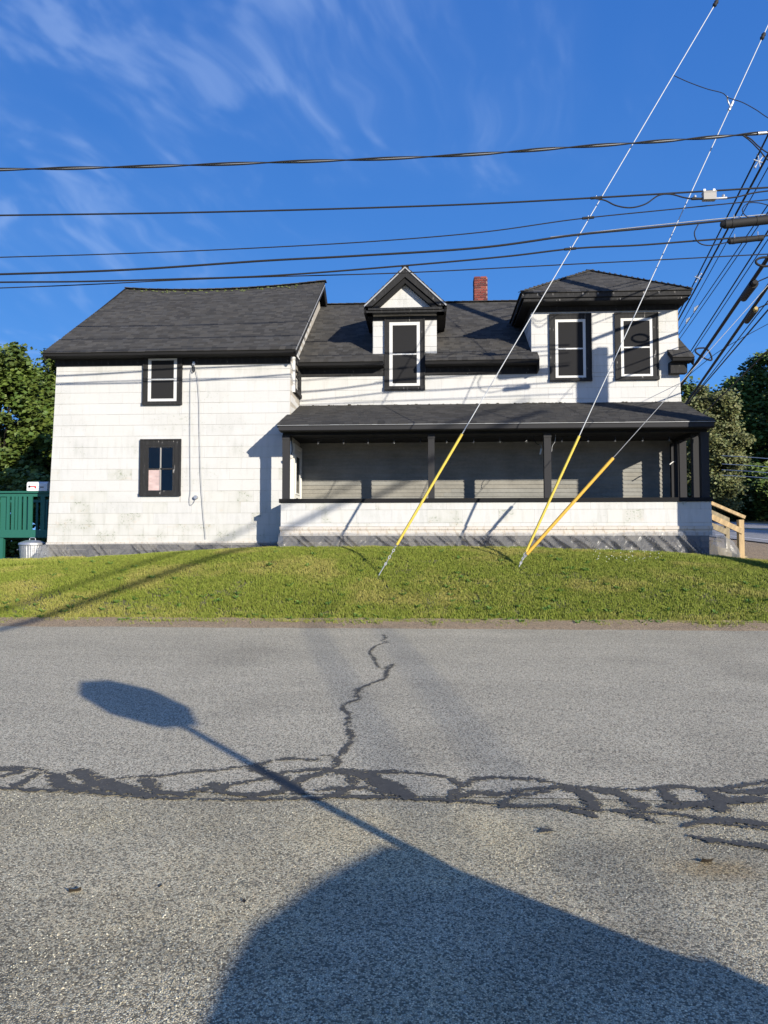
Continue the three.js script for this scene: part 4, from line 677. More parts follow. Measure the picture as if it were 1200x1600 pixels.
plantTree('maple_tree', 'maple close against the left house corner, behind the mailbox', 78, 556, 790, 34, 44, { seed: 2, clumps: 90, n: 20000, leaf: 0.21, clumpSize: 0.75, col: maple }, 'maples left of the house');
plantTree('maple_tree', 'maple half out of the picture beyond the left edge', -90, 560, 800, 33, 70, { seed: 3, clumps: 90, n: 16000, leaf: 0.22, clumpSize: 0.85, col: maple }, 'maples left of the house');
plantTree('bush', 'dense bush in the gloom behind the green deck', 30, 745, 868, 27, 70, { seed: 4, clumps: 60, n: 11000, leaf: 0.17, clumpSize: 0.55, col: dark, trunk: false }, 'bushes behind the deck', 'bush');
plantTree('olive_tree', 'silvery olive-green tree just right of the porch roof', 1112, 608, 800, 58, 42, { seed: 11, clumps: 130, n: 38000, leaf: 0.20, clumpSize: 1.0, col: olive }, null);
const RG = 'dark trees across the side street';
plantTree('maple_tree', 'dark tree showing over the silvery tree next to the house corner', 1088, 588, 780, 72, 30, { seed: 12, clumps: 70, n: 12000, leaf: 0.36, clumpSize: 1.5, col: dark }, RG);
plantTree('maple_tree', 'broad dark tree behind the silvery tree', 1146, 590, 800, 76, 48, { seed: 13, clumps: 90, n: 18000, leaf: 0.36, clumpSize: 1.7, col: dark }, RG);
plantTree('maple_tree', 'tall sunlit maple at the right edge across the street', 1200, 552, 800, 70, 52, { seed: 14, clumps: 100, n: 22000, leaf: 0.34, clumpSize: 1.6, col: maple }, RG);
plantTree('maple_tree', 'tall maple just beyond the right edge across the street', 1275, 535, 810, 66, 55, { seed: 15, clumps: 90, n: 16000, leaf: 0.36, clumpSize: 1.7, col: maple }, RG);
[[1130, 735, 66, 40], [1178, 730, 64, 42], [1225, 735, 60, 40], [1075, 740, 70, 34]].forEach(([px, t, Z, w], i) => plantTree('bush', ['low dark bush under the silvery tree by the side street', 'dark bush in the shade above the far verge', 'dark bush at the right edge above the far verge', 'dark bush behind the porch posts across the street'][i], px, t, 822, Z, w, { seed: 21 + i, clumps: 60, n: 9000, leaf: 0.34, clumpSize: 1.2, col: dark, trunk: false }, 'bushes across the side street', 'bush'));

// trees across the side street, outside the picture on the right, that darken the wood's edge
[[40, -10, 14, 6, 'tree right of the viewer across the side street'], [47, -26, 16, 7, 'tree farther up the side street, outside the right edge']].forEach(([x, z, h, r, l], i) => tree('maple_tree', l, 'tree', V(x, groundH(x, -z), z), h + groundH(x, -z), r, r, 2.6 + groundH(x, -z), { seed: 45 + i, clumps: 110, n: 15000, leaf: 0.42, clumpSize: 1.5, col: maple }, 'trees outside the picture'));

// ------------------------------------------------------------------ utility pole, stub pole, guys, wires
const POLE = V(7.63, groundH(7.63, 15.3), -15.3), PX = 1268;
{
  const p = thing('utility_pole', 'tall wooden utility pole just right of the picture, carrying all the wires', 'utility pole', [POLE.x, POLE.y, POLE.z]), h = 15.2;
  mesh('shaft', cyl(V(0, -0.5, 0), V(0, h, 0), 0.19, 0.135, 18), poleMat, p);
  for (const y of [13.2, 11.4]) { mesh('insulator', new THREE.LatheGeometry([[0.02, 0], [0.07, 0.01], [0.045, 0.04], [0.075, 0.06], [0.045, 0.09], [0.05, 0.13], [0.02, 0.15]].map(a => new THREE.Vector2(...a)), 14).translate(0.2, y, 0), std([0.25, 0.12, 0.07], 0.3), p); mesh('bolt', cyl(V(-0.2, y - 0.1, 0), V(0.22, y - 0.1, 0), 0.012, 0.012, 6), galvMat, p); }
  const s = thing('stub_pole', 'short cut-off pole standing beside the utility pole', 'utility pole', [POLE.x + 0.37, groundH(8.08, 15.3), -15.3]);
  mesh('shaft', cyl(V(0, -0.5, 0), V(0, 8.4 - groundH(8.08, 15.3), 0), 0.20, 0.185, 18), poleMat, s); mesh('cap', new THREE.CylinderGeometry(0.02, 0.16, 0.07, 18).translate(0, 8.4 - groundH(8.08, 15.3) + 0.036, 0), galvMat, s);
  const fp = at(1003, 700, 45), f = thing('utility_pole', 'utility pole hidden behind the house, where the street wires end', 'utility pole', [fp.x, groundH(fp.x, 45), -45]); mesh('shaft', cyl(V(0, -0.3, 0), V(0, 12.2 - groundH(fp.x, 45), 0), 0.18, 0.12, 14), poleMat, f);
}
const G1 = 'guy wires staying the utility pole';
function guy(label, aPx, tPx, g0, g1, col, gr, sr = 0.0105, sMat = strandMat, from = null) {          // anchor pixel, a point high on the guy, guard ends
  const A = from || ground(...aPx), k = (PX - aPx[0]) / (tPx[0] - aPx[0]), T = at(PX, aPx[1] + (tPx[1] - aPx[1]) * k, 15.3), o = thing('guy_wire', label, 'guy wire', [0, 0, 0], G1);
  if (!from) A.y -= 0.12;
  const d = T.clone().sub(A), on = px => { let lo = 0, hi = 1; for (let i = 0; i < 40; i++) { const m = (lo + hi) / 2, q = A.clone().addScaledVector(d, m).sub(EYE), x = 600 + 1200 * q.dot(RT) / q.dot(FW); if (x < px) lo = m; else hi = m; } return A.clone().addScaledVector(d, lo); };
  mesh('strand', cyl(on(g0), T, sr, sr, 6), sMat, o);
  const g = mesh('guard', cyl(on(g0), on(g1), gr, gr, 12), col, o);
  mesh('anchor_rod', cyl(A, on(aPx[0] + (g0 - aPx[0]) * 0.55), 0.012, 0.012, 6), galvMat, o);
  const links = []; for (let i = 0; i < 7; i++) { const c = on(lerp(aPx[0] + (g0 - aPx[0]) * 0.5, g0 + 1, i / 6)), t = new THREE.TorusGeometry(0.02, 0.007, 6, 10); t.scale(1, 1.5, 1); t.rotateY(i % 2 ? 1.57 : 0.2); t.applyQuaternion(new THREE.Quaternion().setFromUnitVectors(V(0, 1, 0), d.clone().normalize())); t.translate(c.x, c.y, c.z); links.push(metreUV(t)); }
  mesh('turnbuckle', join(links), galvMat, o);
  return { o, on };
}
const guyA = guy('guy wire with slim yellow guard, leftmost, in front of the second porch bay', [585, 901], [1120, 0], 620, 722, yellowMat, 0.027);
const guyB = guy('steep guy wire with pale yellow guard, upper of the two at the right anchor', [806, 887], [1200, 38], 822, 905, yellowMat, 0.027);
const guyC = guy('low guy wire with thick amber guard, rising to the house corner', [817, 862], [960, 706], 823, 958, amberMat, 0.034, 0.007, alumCable, guyB.on(817));
// porcelain strain insulators high on the guys
for (const [gu, px, l] of [[guyA, 1118, 'dark strain insulator at the top of the left guy wire'], [guyB, 1192, 'strain insulator on the right guy wire near the picture edge']]) { const a = gu.on(px), b = gu.on(px + 6), m = new THREE.LatheGeometry([[0.0, -0.07], [0.03, -0.07], [0.045, -0.03], [0.03, 0], [0.045, 0.03], [0.03, 0.07], [0, 0.07]].map(v => new THREE.Vector2(...v)), 12); m.applyQuaternion(new THREE.Quaternion().setFromUnitVectors(V(0, 1, 0), b.clone().sub(a).normalize())); m.translate(a.x, a.y, a.z); tag(mesh('strain_insulator', m, rubberMat), l, 'insulator', 'strain insulators'); }

function cable(name, label, pts, r, mat, group, category = 'cable', seg = 120) { return tag(mesh(name, tube(pts, r, seg, 6), mat), label, category, group); }
const SP = 'wires strung along the street over the lawn', zW = 15.05;
const P2 = (l, Z = zW) => l.map(([x, y]) => at(x, y, Z));
// top: two conductors twisted round a bare messenger
{
  const w1 = [[-420, 272], [-200, 269], [0, 265], [150, 262], [300, 258], [450, 253], [600, 248], [760, 240], [880, 231], [1000, 223], [1100, 215.5], [1190, 208], [PX, 203]], cv = new THREE.CatmullRomCurve3(P2(w1), false, 'centripetal'), o = thing('twisted_service_cable', 'topmost street cable, black conductors twisted round a pale messenger', 'cable', [0, 0, 0], SP);
  mesh('messenger', new THREE.TubeGeometry(cv, 100, 0.009, 6), alumCable, o);
  for (const ph of [0, Math.PI]) { const p = []; for (let i = 0; i <= 420; i++) { const t = i / 420 * 0.93, c = cv.getPoint(t), a = t * 46 + ph; p.push(c.add(V(0, 0.022 * Math.sin(a), 0.022 * Math.cos(a)))); } mesh('conductor', new THREE.TubeGeometry(new THREE.CatmullRomCurve3(p), 840, 0.0135, 6), cableMat, o); }
  for (const dy of [8, 20]) { mesh('drip_loop', tube(P2([[1160, 211], [1172, 214 + dy * 0.3], [1186, 226 + dy * 0.4], [1205, 232 + dy], [1235, 222 + dy * 0.5], [PX, 205]]), 0.012, 30, 6), cableMat, o); }
  mesh('dead_end', cyl(at(1184, 208.5, zW), at(1198, 207.4, zW), 0.035, 0.028, 8), galvMat, o);
}
cable('messenger_wire', 'second street wire from the top, dark single cable', P2([[-420, 341], [-200, 339], [0, 336.5], [300, 332], [600, 324], [760, 318], [930, 309], [1065, 301], [1200, 293], [PX, 289]]), 0.017, cableMat, SP);
cable('slack_cable', 'slack dipping cable hung below the second street wire', P2([[925, 309.5], [945, 313], [962, 321], [985, 324.5], [1008, 319], [1030, 305], [1048, 303.5], [1068, 308.5], [1084, 311], [1120, 310.5], [1150, 308], [1180, 301], [PX, 292]], 14.98), 0.014, cableMat, SP);
cable('street_wire', 'third street wire, thin, under the slack cable', P2([[-420, 410], [-200, 407], [0, 402], [200, 396], [400, 387.5], [600, 376], [760, 362], [900, 342.5], [1050, 327], [1200, 312], [PX, 305]]), 0.011, cableMat, SP);
const w4 = P2([[-420, 436], [-200, 433], [0, 428.5], [200, 421.5], [420, 407], [553, 400], [760, 386], [900, 367], [1000, 357.5], [1092, 348.5], [1200, 338], [PX, 331]]);
cable('street_cable', 'thick fourth street cable that runs into the long black splice case', w4, 0.021, cableMat, SP);
cable('messenger_wire', 'bare messenger lashed on top of the fourth street cable', P2([[860, 370.5], [1000, 354.5], [1092, 345], [1200, 334.5], [PX, 327]], 15.08), 0.009, alumCable, SP);
cable('street_cable', 'fifth street cable crossing the dormer peak into the short splice case', P2([[-420, 447], [0, 441], [120, 440], [276, 436], [420, 431], [633, 415], [797, 400], [900, 388], [1000, 383], [1090, 376], [1200, 368], [PX, 363]]), 0.017, cableMat, SP);
cable('street_wire', 'lowest street wire, just above the house ridges', P2([[-420, 462], [0, 450], [150, 444], [280, 437.5], [420, 432.5], [620, 426.7], [820, 416.7], [900, 412.5], [1050, 405], [1200, 397], [PX, 394]], 15.15), 0.011, cableMat, SP);
// splice cases, terminal box, clamps
function splice(label, a, b, r) { const A = at(...a, zW - 0.05), B = at(...b, zW - 0.05), o = thing('splice_case', label, 'splice case', [0, 0, 0], 'black splice cases'); mesh('body', cyl(A, B, r, r, 14), rubberMat, o); for (const t of [0.12, 0.5, 0.88]) { const c = A.clone().lerp(B, t), d = B.clone().sub(A).normalize().multiplyScalar(0.02); mesh('band', cyl(c.clone().sub(d), c.clone().add(d), r * 1.08, r * 1.08, 14), rubberMat, o); } mesh('end_cone', cyl(A.clone().lerp(B, -0.06), A, r * 0.5, r * 0.95, 14), rubberMat, o); mesh('hanger', join([tube([A.clone().lerp(B, 0.15).add(V(0, r, 0)), A.clone().lerp(B, 0.15).add(V(0, r + 0.08, 0))], 0.01, 4, 5), tube([A.clone().lerp(B, 0.85).add(V(0, r, 0)), A.clone().lerp(B, 0.85).add(V(0, r + 0.08, 0))], 0.01, 4, 5)].map(metreUV)), galvMat, o); return o; }
splice('long black splice case on the fourth street cable by the picture edge', [1132, 350.5], [1232, 340], 0.088);
splice('short black splice case just below the long one', [1140, 377.5], [1192, 371.5], 0.055);
cable('drip_loop', 'black cable loop under the splice cases', P2([[1092, 349], [1088, 356], [1085, 364], [1088, 375], [1095, 381], [1108, 383.5], [1140, 378]], 15.0), 0.011, cableMat, null);
cable('drip_loop', 'large round black cable loop right of the white box', P2([[1205, 322], [1185, 317], [1168, 318], [1160, 328], [1165, 337], [1180, 341], [1200, 334]], 15.0), 0.009, cableMat, null);
{
  const c = at(1108, 307.5, 14.93), o = thing('terminal_box', 'small white terminal box hanging on the second street wire', 'terminal box', [c.x, c.y, c.z]);
  const b = new THREE.BoxGeometry(0.24, 0.14, 0.12); const bm = std([0.36, 0.35, 0.33], 0.8); mesh('body', metreUV(b), bm, o); mesh('lid', metreUV(new THREE.BoxGeometry(0.25, 0.022, 0.135).translate(0, 0.08, 0)), bm, o);
  for (const s of [-1, 1]) { mesh('connector', cyl(V(s * 0.135, -0.035, 0), V(s * 0.33, -0.03, 0), 0.022, 0.03, 8), s < 0 ? rubberMat : galvMat, o); mesh('clamp', metreUV(new THREE.BoxGeometry(0.04, 0.06, 0.05).translate(s * 0.09, 0.115, 0)), galvMat, o); mesh('fitting', metreUV(new THREE.SphereGeometry(0.03, 8, 6).translate(s * 0.27, 0.015, 0)), galvMat, o); }
}
[[919, 340.4, 'small dark clamp on the third street wire at the left guy'], [891, 388.8, 'small dark clamp on the fifth street cable at the left guy'], [932, 309, 'dark clamp on the second street wire where the slack cable starts']].forEach(([x, y, l]) => { const a = at(x - 9, y + 0.8, zW), b = at(x + 9, y - 0.8, zW), o = thing('wire_clamp', l, 'clamp', [0, 0, 0], 'wire clamps'); mesh('sleeve', cyl(a, b, 0.028, 0.028, 8), rubberMat, o); mesh('bolt', cyl(a.clone().lerp(b, 0.5).add(V(0, -0.03, 0)), a.clone().lerp(b, 0.5).add(V(0, 0.04, 0)), 0.01, 0.01, 6), galvMat, o); });
{ // jumper between the two guys
  const a = guyA.on(1052), b = guyB.on(1136); cable('jumper_wire', 'thin dark wire slung between the two tall guys', [a, at(1075, 128, 15.2), at(1105, 139, 15.2), at(1130, 146, 15.2), at(1137, 152, 15.2), at(1160, 160, 15.2), at(1182, 172, 15.2), at(1200, 184, 15.2), at(PX, 215, 15.3)], 0.008, cableMat, null);
  const o = thing('guy_fitting', 'small metal fitting where the thin wire meets the right guy', 'fitting', [0, 0, 0]); mesh('link', tube([at(1136, 150, 15.2), at(1138, 160, 15.25), at(1142, 168, 15.25)], 0.014, 12, 6), galvMat, o); mesh('clamp', cyl(guyB.on(1139), guyB.on(1145), 0.03, 0.03, 8), galvMat, o);
}
// wires that run away along the side street
const SS = 'wires running away along the side street', sPts = {};
function streetWire(label, a, b, r, mat = cableMat, key) {
  const k = (b[1] - a[1]) / (b[0] - a[0]), y = px => a[1] + k * (px - a[0]), A = at(PX, y(PX), 15.3), B = at(1003, y(1003), 45), mid = A.clone().lerp(B, 0.5).add(V(0, -0.05, 0));
  cable('side_street_wire', label, [A, mid, B], r * 1.35, mat, SS, 'cable', 40);
  return px => { let lo = 0, hi = 1; for (let i = 0; i < 40; i++) { const m = (lo + hi) / 2, q = A.clone().lerp(B, m).sub(EYE), x = 600 + 1200 * q.dot(RT) / q.dot(FW); if (x > px) lo = m; else hi = m; } return A.clone().lerp(B, lo); };
}
const s1 = streetWire('uppermost side-street wire, first from the house corner', [1198.7, 212.8], [1056.3, 496], 0.016);
const s2 = streetWire('second side-street wire, joined to the first by spacers', [1199.5, 241.6], [1059.5, 499], 0.020);
streetWire('third side-street wire, thin, close under the second', [1199.5, 262], [1060, 512], 0.009);
const s4 = streetWire('fourth side-street wire, with white fittings low down', [1199.5, 320], [1060, 522], 0.010);
streetWire('fifth side-street wire, thin', [1199.5, 331], [1061, 529], 0.009);
streetWire('sixth side-street wire, dark, clear of the roof corner', [1199.5, 361], [1079, 547], 0.014);
streetWire('seventh side-street wire, thin, below the sixth', [1199.5, 374], [1080, 552], 0.009);
const s8 = streetWire('thick black side-street cable with the larger hanging case', [1187, 421], [1066, 597], 0.036);
const s9 = streetWire('thick lower side-street cable with the smaller hanging case', [1199.5, 447], [1094, 597], 0.030);
streetWire('thin side-street wire under the lower thick cable', [1199.5, 470], [1097, 600], 0.010);
streetWire('slim side-street cable crossing in front of the far trees', [1199.5, 484], [1101, 598], 0.014);
streetWire('lowest side-street wire, sagging before the right-hand trees', [1200, 547], [1145, 600], 0.013);
const spacerMat = std([0.42, 0.44, 0.46], 0.6);
[[1184, 'white wire spacer beside the right picture edge'], [1089, 'white wire spacer above the house roof corner']].forEach(([px, l]) => { const a = s1(px), b = s2(px + 4), o = thing('wire_spacer', l, 'wire spacer', [0, 0, 0], 'wire spacers'), c = a.clone().lerp(b, 0.5); for (const [p, q] of [[a, b], [c.clone().add(V(-0.1, -0.14, 0)), c.clone().add(V(0.1, 0.14, 0))], [c.clone().add(V(-0.13, 0.05, 0)), c.clone().add(V(0.13, -0.05, 0))]]) mesh('arm', cyl(p, q, 0.014, 0.014, 6), spacerMat, o); for (const p of [a, b, c.clone().add(V(0.1, 0.14, 0)), c.clone().add(V(-0.1, -0.14, 0))]) mesh('clip', metreUV(new THREE.SphereGeometry(0.032, 8, 6).translate(p.x, p.y, p.z)), spacerMat, o); });
[[1086.5, s4, 'white fitting on the fourth side-street wire'], [1074, s4, 'lower white fitting on the fourth side-street wire by the roof corner']].forEach(([px, f, l]) => { const c = f(px), o = thing('wire_fitting', l, 'wire fitting', [c.x, c.y, c.z], 'white wire fittings'); for (let i = 0; i < 3; i++) mesh('lug', cyl(V(-0.06 + 0.05 * i, -0.1 + 0.05 * i, 0), V(-0.03 + 0.05 * i, 0.08 + 0.03 * i, 0.04), 0.018, 0.018, 6), spacerMat, o); });
[[s8, 1176, 1160, 0.115, 'larger black case hanging on the upper thick cable'], [s9, 1178, 1165, 0.088, 'smaller black case with a brass end on the lower thick cable']].forEach(([f, p0, p1, r, l], i) => { const a = f(p0).add(V(0.03, -0.10, 0)), b = f(p1).add(V(0.03, -0.10, 0)), o = thing('cable_case', l, 'cable case', [0, 0, 0], 'cases on the side-street cables'); mesh('body', cyl(a, b, r, r * 0.85, 12), rubberMat, o); mesh('end', cyl(a, a.clone().lerp(b, -0.12), r * 0.7, r * 0.5, 12), i ? std([0.45, 0.33, 0.12], 0.5) : rubberMat, o); mesh('tail', tube([a, a.clone().add(V(0.12, 0.05, 0.05)), a.clone().add(V(0.3, 0.12, 0.1)), a.clone().add(V(0.7, 0.28, 0.4))], 0.016, 16, 6), cableMat, o); });
cable('cable_loop', 'black triangular storage loop of cable in front of the sky by the porch roof', P2([[1100, 543.5], [1089, 545], [1086.5, 549], [1093, 555], [1106, 562], [1112, 562.5], [1111, 556], [1106, 547], [1100, 543.5]], 30), 0.032, cableMat, 'cable storage loops');
{ const R = []; for (let i = 0; i <= 24; i++) { const a = i / 24 * 6.283; R.push(at(1196 + 15 * Math.cos(a), 409 + 7 * Math.sin(a), 17.2)); } cable('cable_loop', 'round black cable storage loop cut by the right picture edge', R, 0.026, cableMat, 'cable storage loops'); }
cable('drop_wire', 'thin wire reaching the house corner from the porch guy', [at(1064, 598, 19.7), at(1090, 575, 17), at(1130, 545, 16), at(PX, 470, 15.3)], 0.007, cableMat, null);
// far wires against the dark trees
[[715, 'uppermost'], [728, 'second'], [737, 'third'], [745.5, 'lowest']].forEach(([y, n]) => cable('far_wire', `${n} pale wire against the dark trees across the street`, [at(1128, y - 3, 55), at(1165, y - 1, 53), at(1205, y + 2, 51), at(1300, y + 10, 47)], 0.022, std([0.45, 0.46, 0.48], 0.6), 'far wires across the street', 'cable', 20));
// cables overhead behind the viewer, whose soft shadows cross lawn and road
function shadowCable(label, S1, t1, S2, t2, r) { const a = S1.clone().addScaledVector(SUN, t1), b = S2.clone().addScaledVector(SUN, t2), d = b.clone().sub(a); cable('overhead_cable', label, [a.clone().addScaledVector(d, -0.35), a, b, b.clone().addScaledVector(d, 0.9)], r, cableMat, 'cables overhead behind the viewer', 'cable', 20); }
shadowCable('thick overhead cable whose soft shadow crosses the left lawn and porch wall', ground(60, 968), 19, at(470, 816, Zp), 23, 0.07);
shadowCable('second thick overhead cable, its shadow running above the first on the lawn', ground(20, 948), 20, at(440, 800, Zw), 24, 0.042);
shadowCable('overhead cable behind the viewer, left of the two over the road', ground(492, 988), 30, ground(625, 1225), 30, 0.026);
shadowCable('overhead cable behind the viewer, right of the two over the road', ground(622, 1010), 30, ground(800, 1225), 30, 0.026);

// ------------------------------------------------------------------ small things along the house
{ // loose service cable on the wing
  const n = 0.06, P = (x, y) => at(x, y, Zw - n), o = thing('service_cable', 'thin grey service cables hanging down the white wing wall', 'cable', [0, 0, 0]);
  mesh('cable', tube([P(302.5, 571), P(299, 578), P(298, 600), P(297.5, 700), P(298, 768), P(296.5, 780), P(298.5, 789), P(303, 785), P(306, 777)], 0.0065, 90, 6), alumCable, o);
  mesh('cable', tube([P(303, 571), P(307, 580), P(311, 615), P(312, 660), P(314, 740), P(317, 790), P(322, 842)], 0.0065, 90, 6), alumCable, o);
  mesh('cable', tube([P(302.5, 571), P(300.5, 576), P(301.5, 581), P(304, 579), P(303, 573)], 0.012, 30, 6), cableMat, o);
  const c = P(302.5, 568.5); mesh('hook', metreUV(new THREE.TorusGeometry(0.03, 0.01, 6, 12).translate(c.x, c.y, c.z)), galvMat, o); mesh('bracket', metreUV(new THREE.BoxGeometry(0.05, 0.07, 0.06).translate(c.x, c.y + 0.02, -Zw + 0.03)), galvMat, o);
  const b = P(305.5, 777), d = thing('cable_box', 'small round grey cable box low on the wing wall', 'cable box', [b.x, b.y, b.z]); mesh('body', new THREE.CylinderGeometry(0.05, 0.05, 0.06, 16).rotateX(Math.PI / 2).translate(0, 0, -0.02), alumCable, d); mesh('lid', new THREE.CylinderGeometry(0.042, 0.042, 0.02, 16).rotateX(Math.PI / 2).translate(0, 0, 0.02), galvMat, d);
}
{ // weathered and new timber of the side stair
  const g = thing('stair_rail', 'new pale wooden handrail of the side stair, nearer one', 'handrail', [0, 0, 0], 'stair handrails'), Zr = 17.72, P = (x, y, z = Zr) => at(x, y, z);
  mesh('post', (() => { const a = P(1154.5, 812), b = P(1164.5, 868); return box(a.x, b.x - 0.01, 0.9, a.y, -Zr - 0.14, -Zr); })(), newWoodMat, g);
  mesh('top_rail', bar(P(1110, 785.5), P(1163.5, 808.5), 0.09, 0.07), newWoodMat, g);
  mesh('lower_rail', bar(P(1111, 807), P(1161, 831), 0.045, 0.115), newWoodMat, g);
  const h = thing('stair_rail', 'weathered grey handrail on the far side of the stair', 'handrail', [0, 0, 0], 'stair handrails'), Zf = 18.75;
  mesh('post', (() => { const a = P(1134, 809, Zf), b = P(1140.5, 840, Zf); return box(a.x, b.x, 0.9, a.y, -Zf - 0.1, -Zf); })(), oldWoodMat, h); mesh('top_rail', bar(P(1100, 795, Zf), P(1137, 812, Zf), 0.045, 0.10), oldWoodMat, h); mesh('lower_rail', bar(P(1100, 816, Zf), P(1137, 832, Zf), 0.045, 0.13), oldWoodMat, h);
  const s = thing('side_stair', 'wooden steps down from the right end of the porch', 'stair', [0, 0, 0]); for (let i = 0; i < 3; i++) mesh('tread', box(6.36 + i * 0.28, 6.65 + i * 0.28, 1.72 - i * 0.18, 1.76 - i * 0.18, -18.7, -17.9), oldWoodMat, s); mesh('stringer', prismZ([[6.34, 1.0], [7.2, 1.0], [7.2, 1.34], [6.34, 1.71]], -18.74, -18.7), oldWoodMat, s); mesh('stringer', prismZ([[6.34, 1.0], [7.2, 1.0], [7.2, 1.34], [6.34, 1.71]], -17.9, -17.86), oldWoodMat, s);
}
{ // green deck left of the house
  const Zd = 19.6, P = (x, y, z = Zd) => at(x, y, z), d = thing('green_deck', 'dark green wooden deck with balusters beside the left wing', 'deck', [0, 0, 0]), top = P(40, 769).y, fl = P(40, 834).y, xr = -9.47, xl = -13.2;
  mesh('floor', box(xl, xr, fl + 0.02, fl + 0.10, -22.5, -Zd - 0.05), greenPaint, d); mesh('fascia', box(xl, xr - 0.02, fl - 0.10, fl + 0.105, -Zd - 0.045, -Zd), greenPaint, d); mesh('end_fascia', box(xr - 0.04, xr, fl - 0.10, fl + 0.10, -22.5, -Zd - 0.05), greenPaint, d);
  mesh('top_rail', box(xl, xr + 0.02, top - 0.02, top + 0.025, -Zd - 0.10, -Zd + 0.05), greenPaint, d); mesh('under_rail', box(xl, xr, top - 0.115, top - 0.021, -Zd - 0.05, -Zd - 0.012), greenPaint, d); mesh('back_rail', box(xl, xr, top - 0.1, top - 0.02, -22.5, -22.42), greenPaint, d);
  for (const [a, b] of [[10, 14.5], [17.5, 21.8], [23.5, 27], [28.5, 33], [36, 40.5], [43.5, 50], [63, 69.5], [-6, -1.5], [-15, -10], [-24, -19]]) mesh('baluster', box(P(a, 800).x, P(b, 800).x, fl + 0.10, top - 0.116, -Zd - 0.045, -Zd - 0.002), greenPaint, d);
  for (let i = 0; i < 11; i++) { const x = -9.7 - i * 0.3; mesh('baluster', box(x, x + 0.06, fl + 0.10, top - 0.1, -22.47, -22.43), greenPaint, d); }
  mesh('post', box(P(-1, 800).x, P(7.5, 800).x, fl - 0.1, top - 0.021, -Zd - 0.16, -Zd - 0.047), greenPaint, d); mesh('post', box(P(-4, 860).x, P(3.5, 860).x, 0.6, fl - 0.101, -Zd - 0.14, -Zd - 0.02), greenPaint, d); mesh('post', box(xr - 0.13, xr - 0.03, fl + 0.1, top - 0.02, -22.6, -22.5), greenPaint, d); mesh('post', box(-12.9, -12.77, 0.6, fl, -22.4, -22.27), greenPaint, d); mesh('post', box(-9.7, -9.57, 0.6, fl, -22.4, -22.27), greenPaint, d);
  for (let i = 0; i < 5; i++) mesh('joist', box(xl + 0.05, xr - 0.05, fl - 0.12, fl + 0.018, -20.1 - i * 0.55, -20.06 - i * 0.55), greenPaint, d);
  const c = P(61, 760, 19.62), m = thing('mailbox', 'white metal mailbox with a red flag on the green rail', 'mailbox', [c.x, top + 0.026, c.z]);
  const s = new THREE.Shape(); s.moveTo(-0.085, 0); s.lineTo(0.085, 0); s.lineTo(0.085, 0.15); s.absarc(0, 0.15, 0.085, 0, Math.PI, false); s.lineTo(-0.085, 0); const b = new THREE.ExtrudeGeometry(s, { depth: 0.52, bevelEnabled: true, bevelSize: 0.006, bevelThickness: 0.006, bevelSegments: 2, curveSegments: 16 }); b.rotateY(-Math.PI / 2); b.translate(0.26, 0.008, 0);
  const wm = std([0.74, 0.74, 0.73], 0.45); mesh('body', metreUV(b), wm, m); const dd = new THREE.ExtrudeGeometry(s, { depth: 0.014, bevelEnabled: false, curveSegments: 16 }); dd.scale(1.06, 1.03, 1); dd.rotateY(-Math.PI / 2); dd.translate(-0.27, 0.006, 0); mesh('door', metreUV(dd), wm, m); mesh('base_plate', box(-0.24, 0.24, -0.024, 0.004, -0.06, 0.06), wm, m);
  const red = std([0.62, 0.02, 0.035], 0.4); const fl2 = mesh('flag', join([box(-0.20, -0.03, 0.105, 0.128, 0.094, 0.10), box(-0.065, -0.028, 0.07, 0.104, 0.094, 0.10)]), red, m); mesh('pivot', new THREE.CylinderGeometry(0.026, 0.026, 0.02, 12).rotateX(Math.PI / 2).translate(-0.205, 0.116, 0.1), rubberMat, m); mesh('number_plate', box(0.075, 0.175, 0.085, 0.112, 0.0925, 0.095), std([0.12, 0.12, 0.12], 0.6), m);
}
{ // trash can
  const Zc = 19.0, a = at(32, 860, Zc), b = at(69, 860, Zc), r = (b.x - a.x) / 2, x = (a.x + b.x) / 2, gy = groundH(x, Zc), top = at(50, 849, Zc).y - gy, o = thing('trash_can', 'ribbed galvanized trash can with a lid under the deck edge', 'trash can', [x, gy - 0.01, -Zc]);
  const g = new THREE.CylinderGeometry(r, r * 0.86, top, 96, 6, true), p = g.attributes.position; for (let i = 0; i < p.count; i++) { const an = Math.atan2(p.getZ(i), p.getX(i)), y = p.getY(i) / top, k = 1 + (Math.abs(y) < 0.40 ? 0.03 * Math.cos(an * 32) : 0); p.setX(i, p.getX(i) * k); p.setZ(i, p.getZ(i) * k); } g.translate(0, top / 2, 0); g.computeVertexNormals(); mesh('body', g, galvMat, o);
  mesh('lid', new THREE.LatheGeometry([[0.001, top + 0.10], [r * 0.5, top + 0.085], [r * 0.95, top + 0.035], [r * 1.06, top + 0.02], [r * 1.07, top - 0.03], [r * 1.04, top - 0.03]].map(v => new THREE.Vector2(...v)), 40), galvMat, o); mesh('rim', new THREE.TorusGeometry(r * 1.01, 0.012, 6, 40).rotateX(Math.PI / 2).translate(0, top * 0.93, 0), galvMat, o); mesh('lid_handle', tube([V(-0.08, top + 0.09, 0), V(-0.07, top + 0.14, 0), V(0.07, top + 0.14, 0), V(0.08, top + 0.09, 0)], 0.009, 16, 6), galvMat, o); mesh('side_handle', tube([V(-r * 0.98, top * 0.72, 0.08), V(-r - 0.05, top * 0.66, 0.08), V(-r - 0.05, top * 0.66, -0.08), V(-r * 0.98, top * 0.72, -0.08)], 0.009, 16, 6), galvMat, o);
}
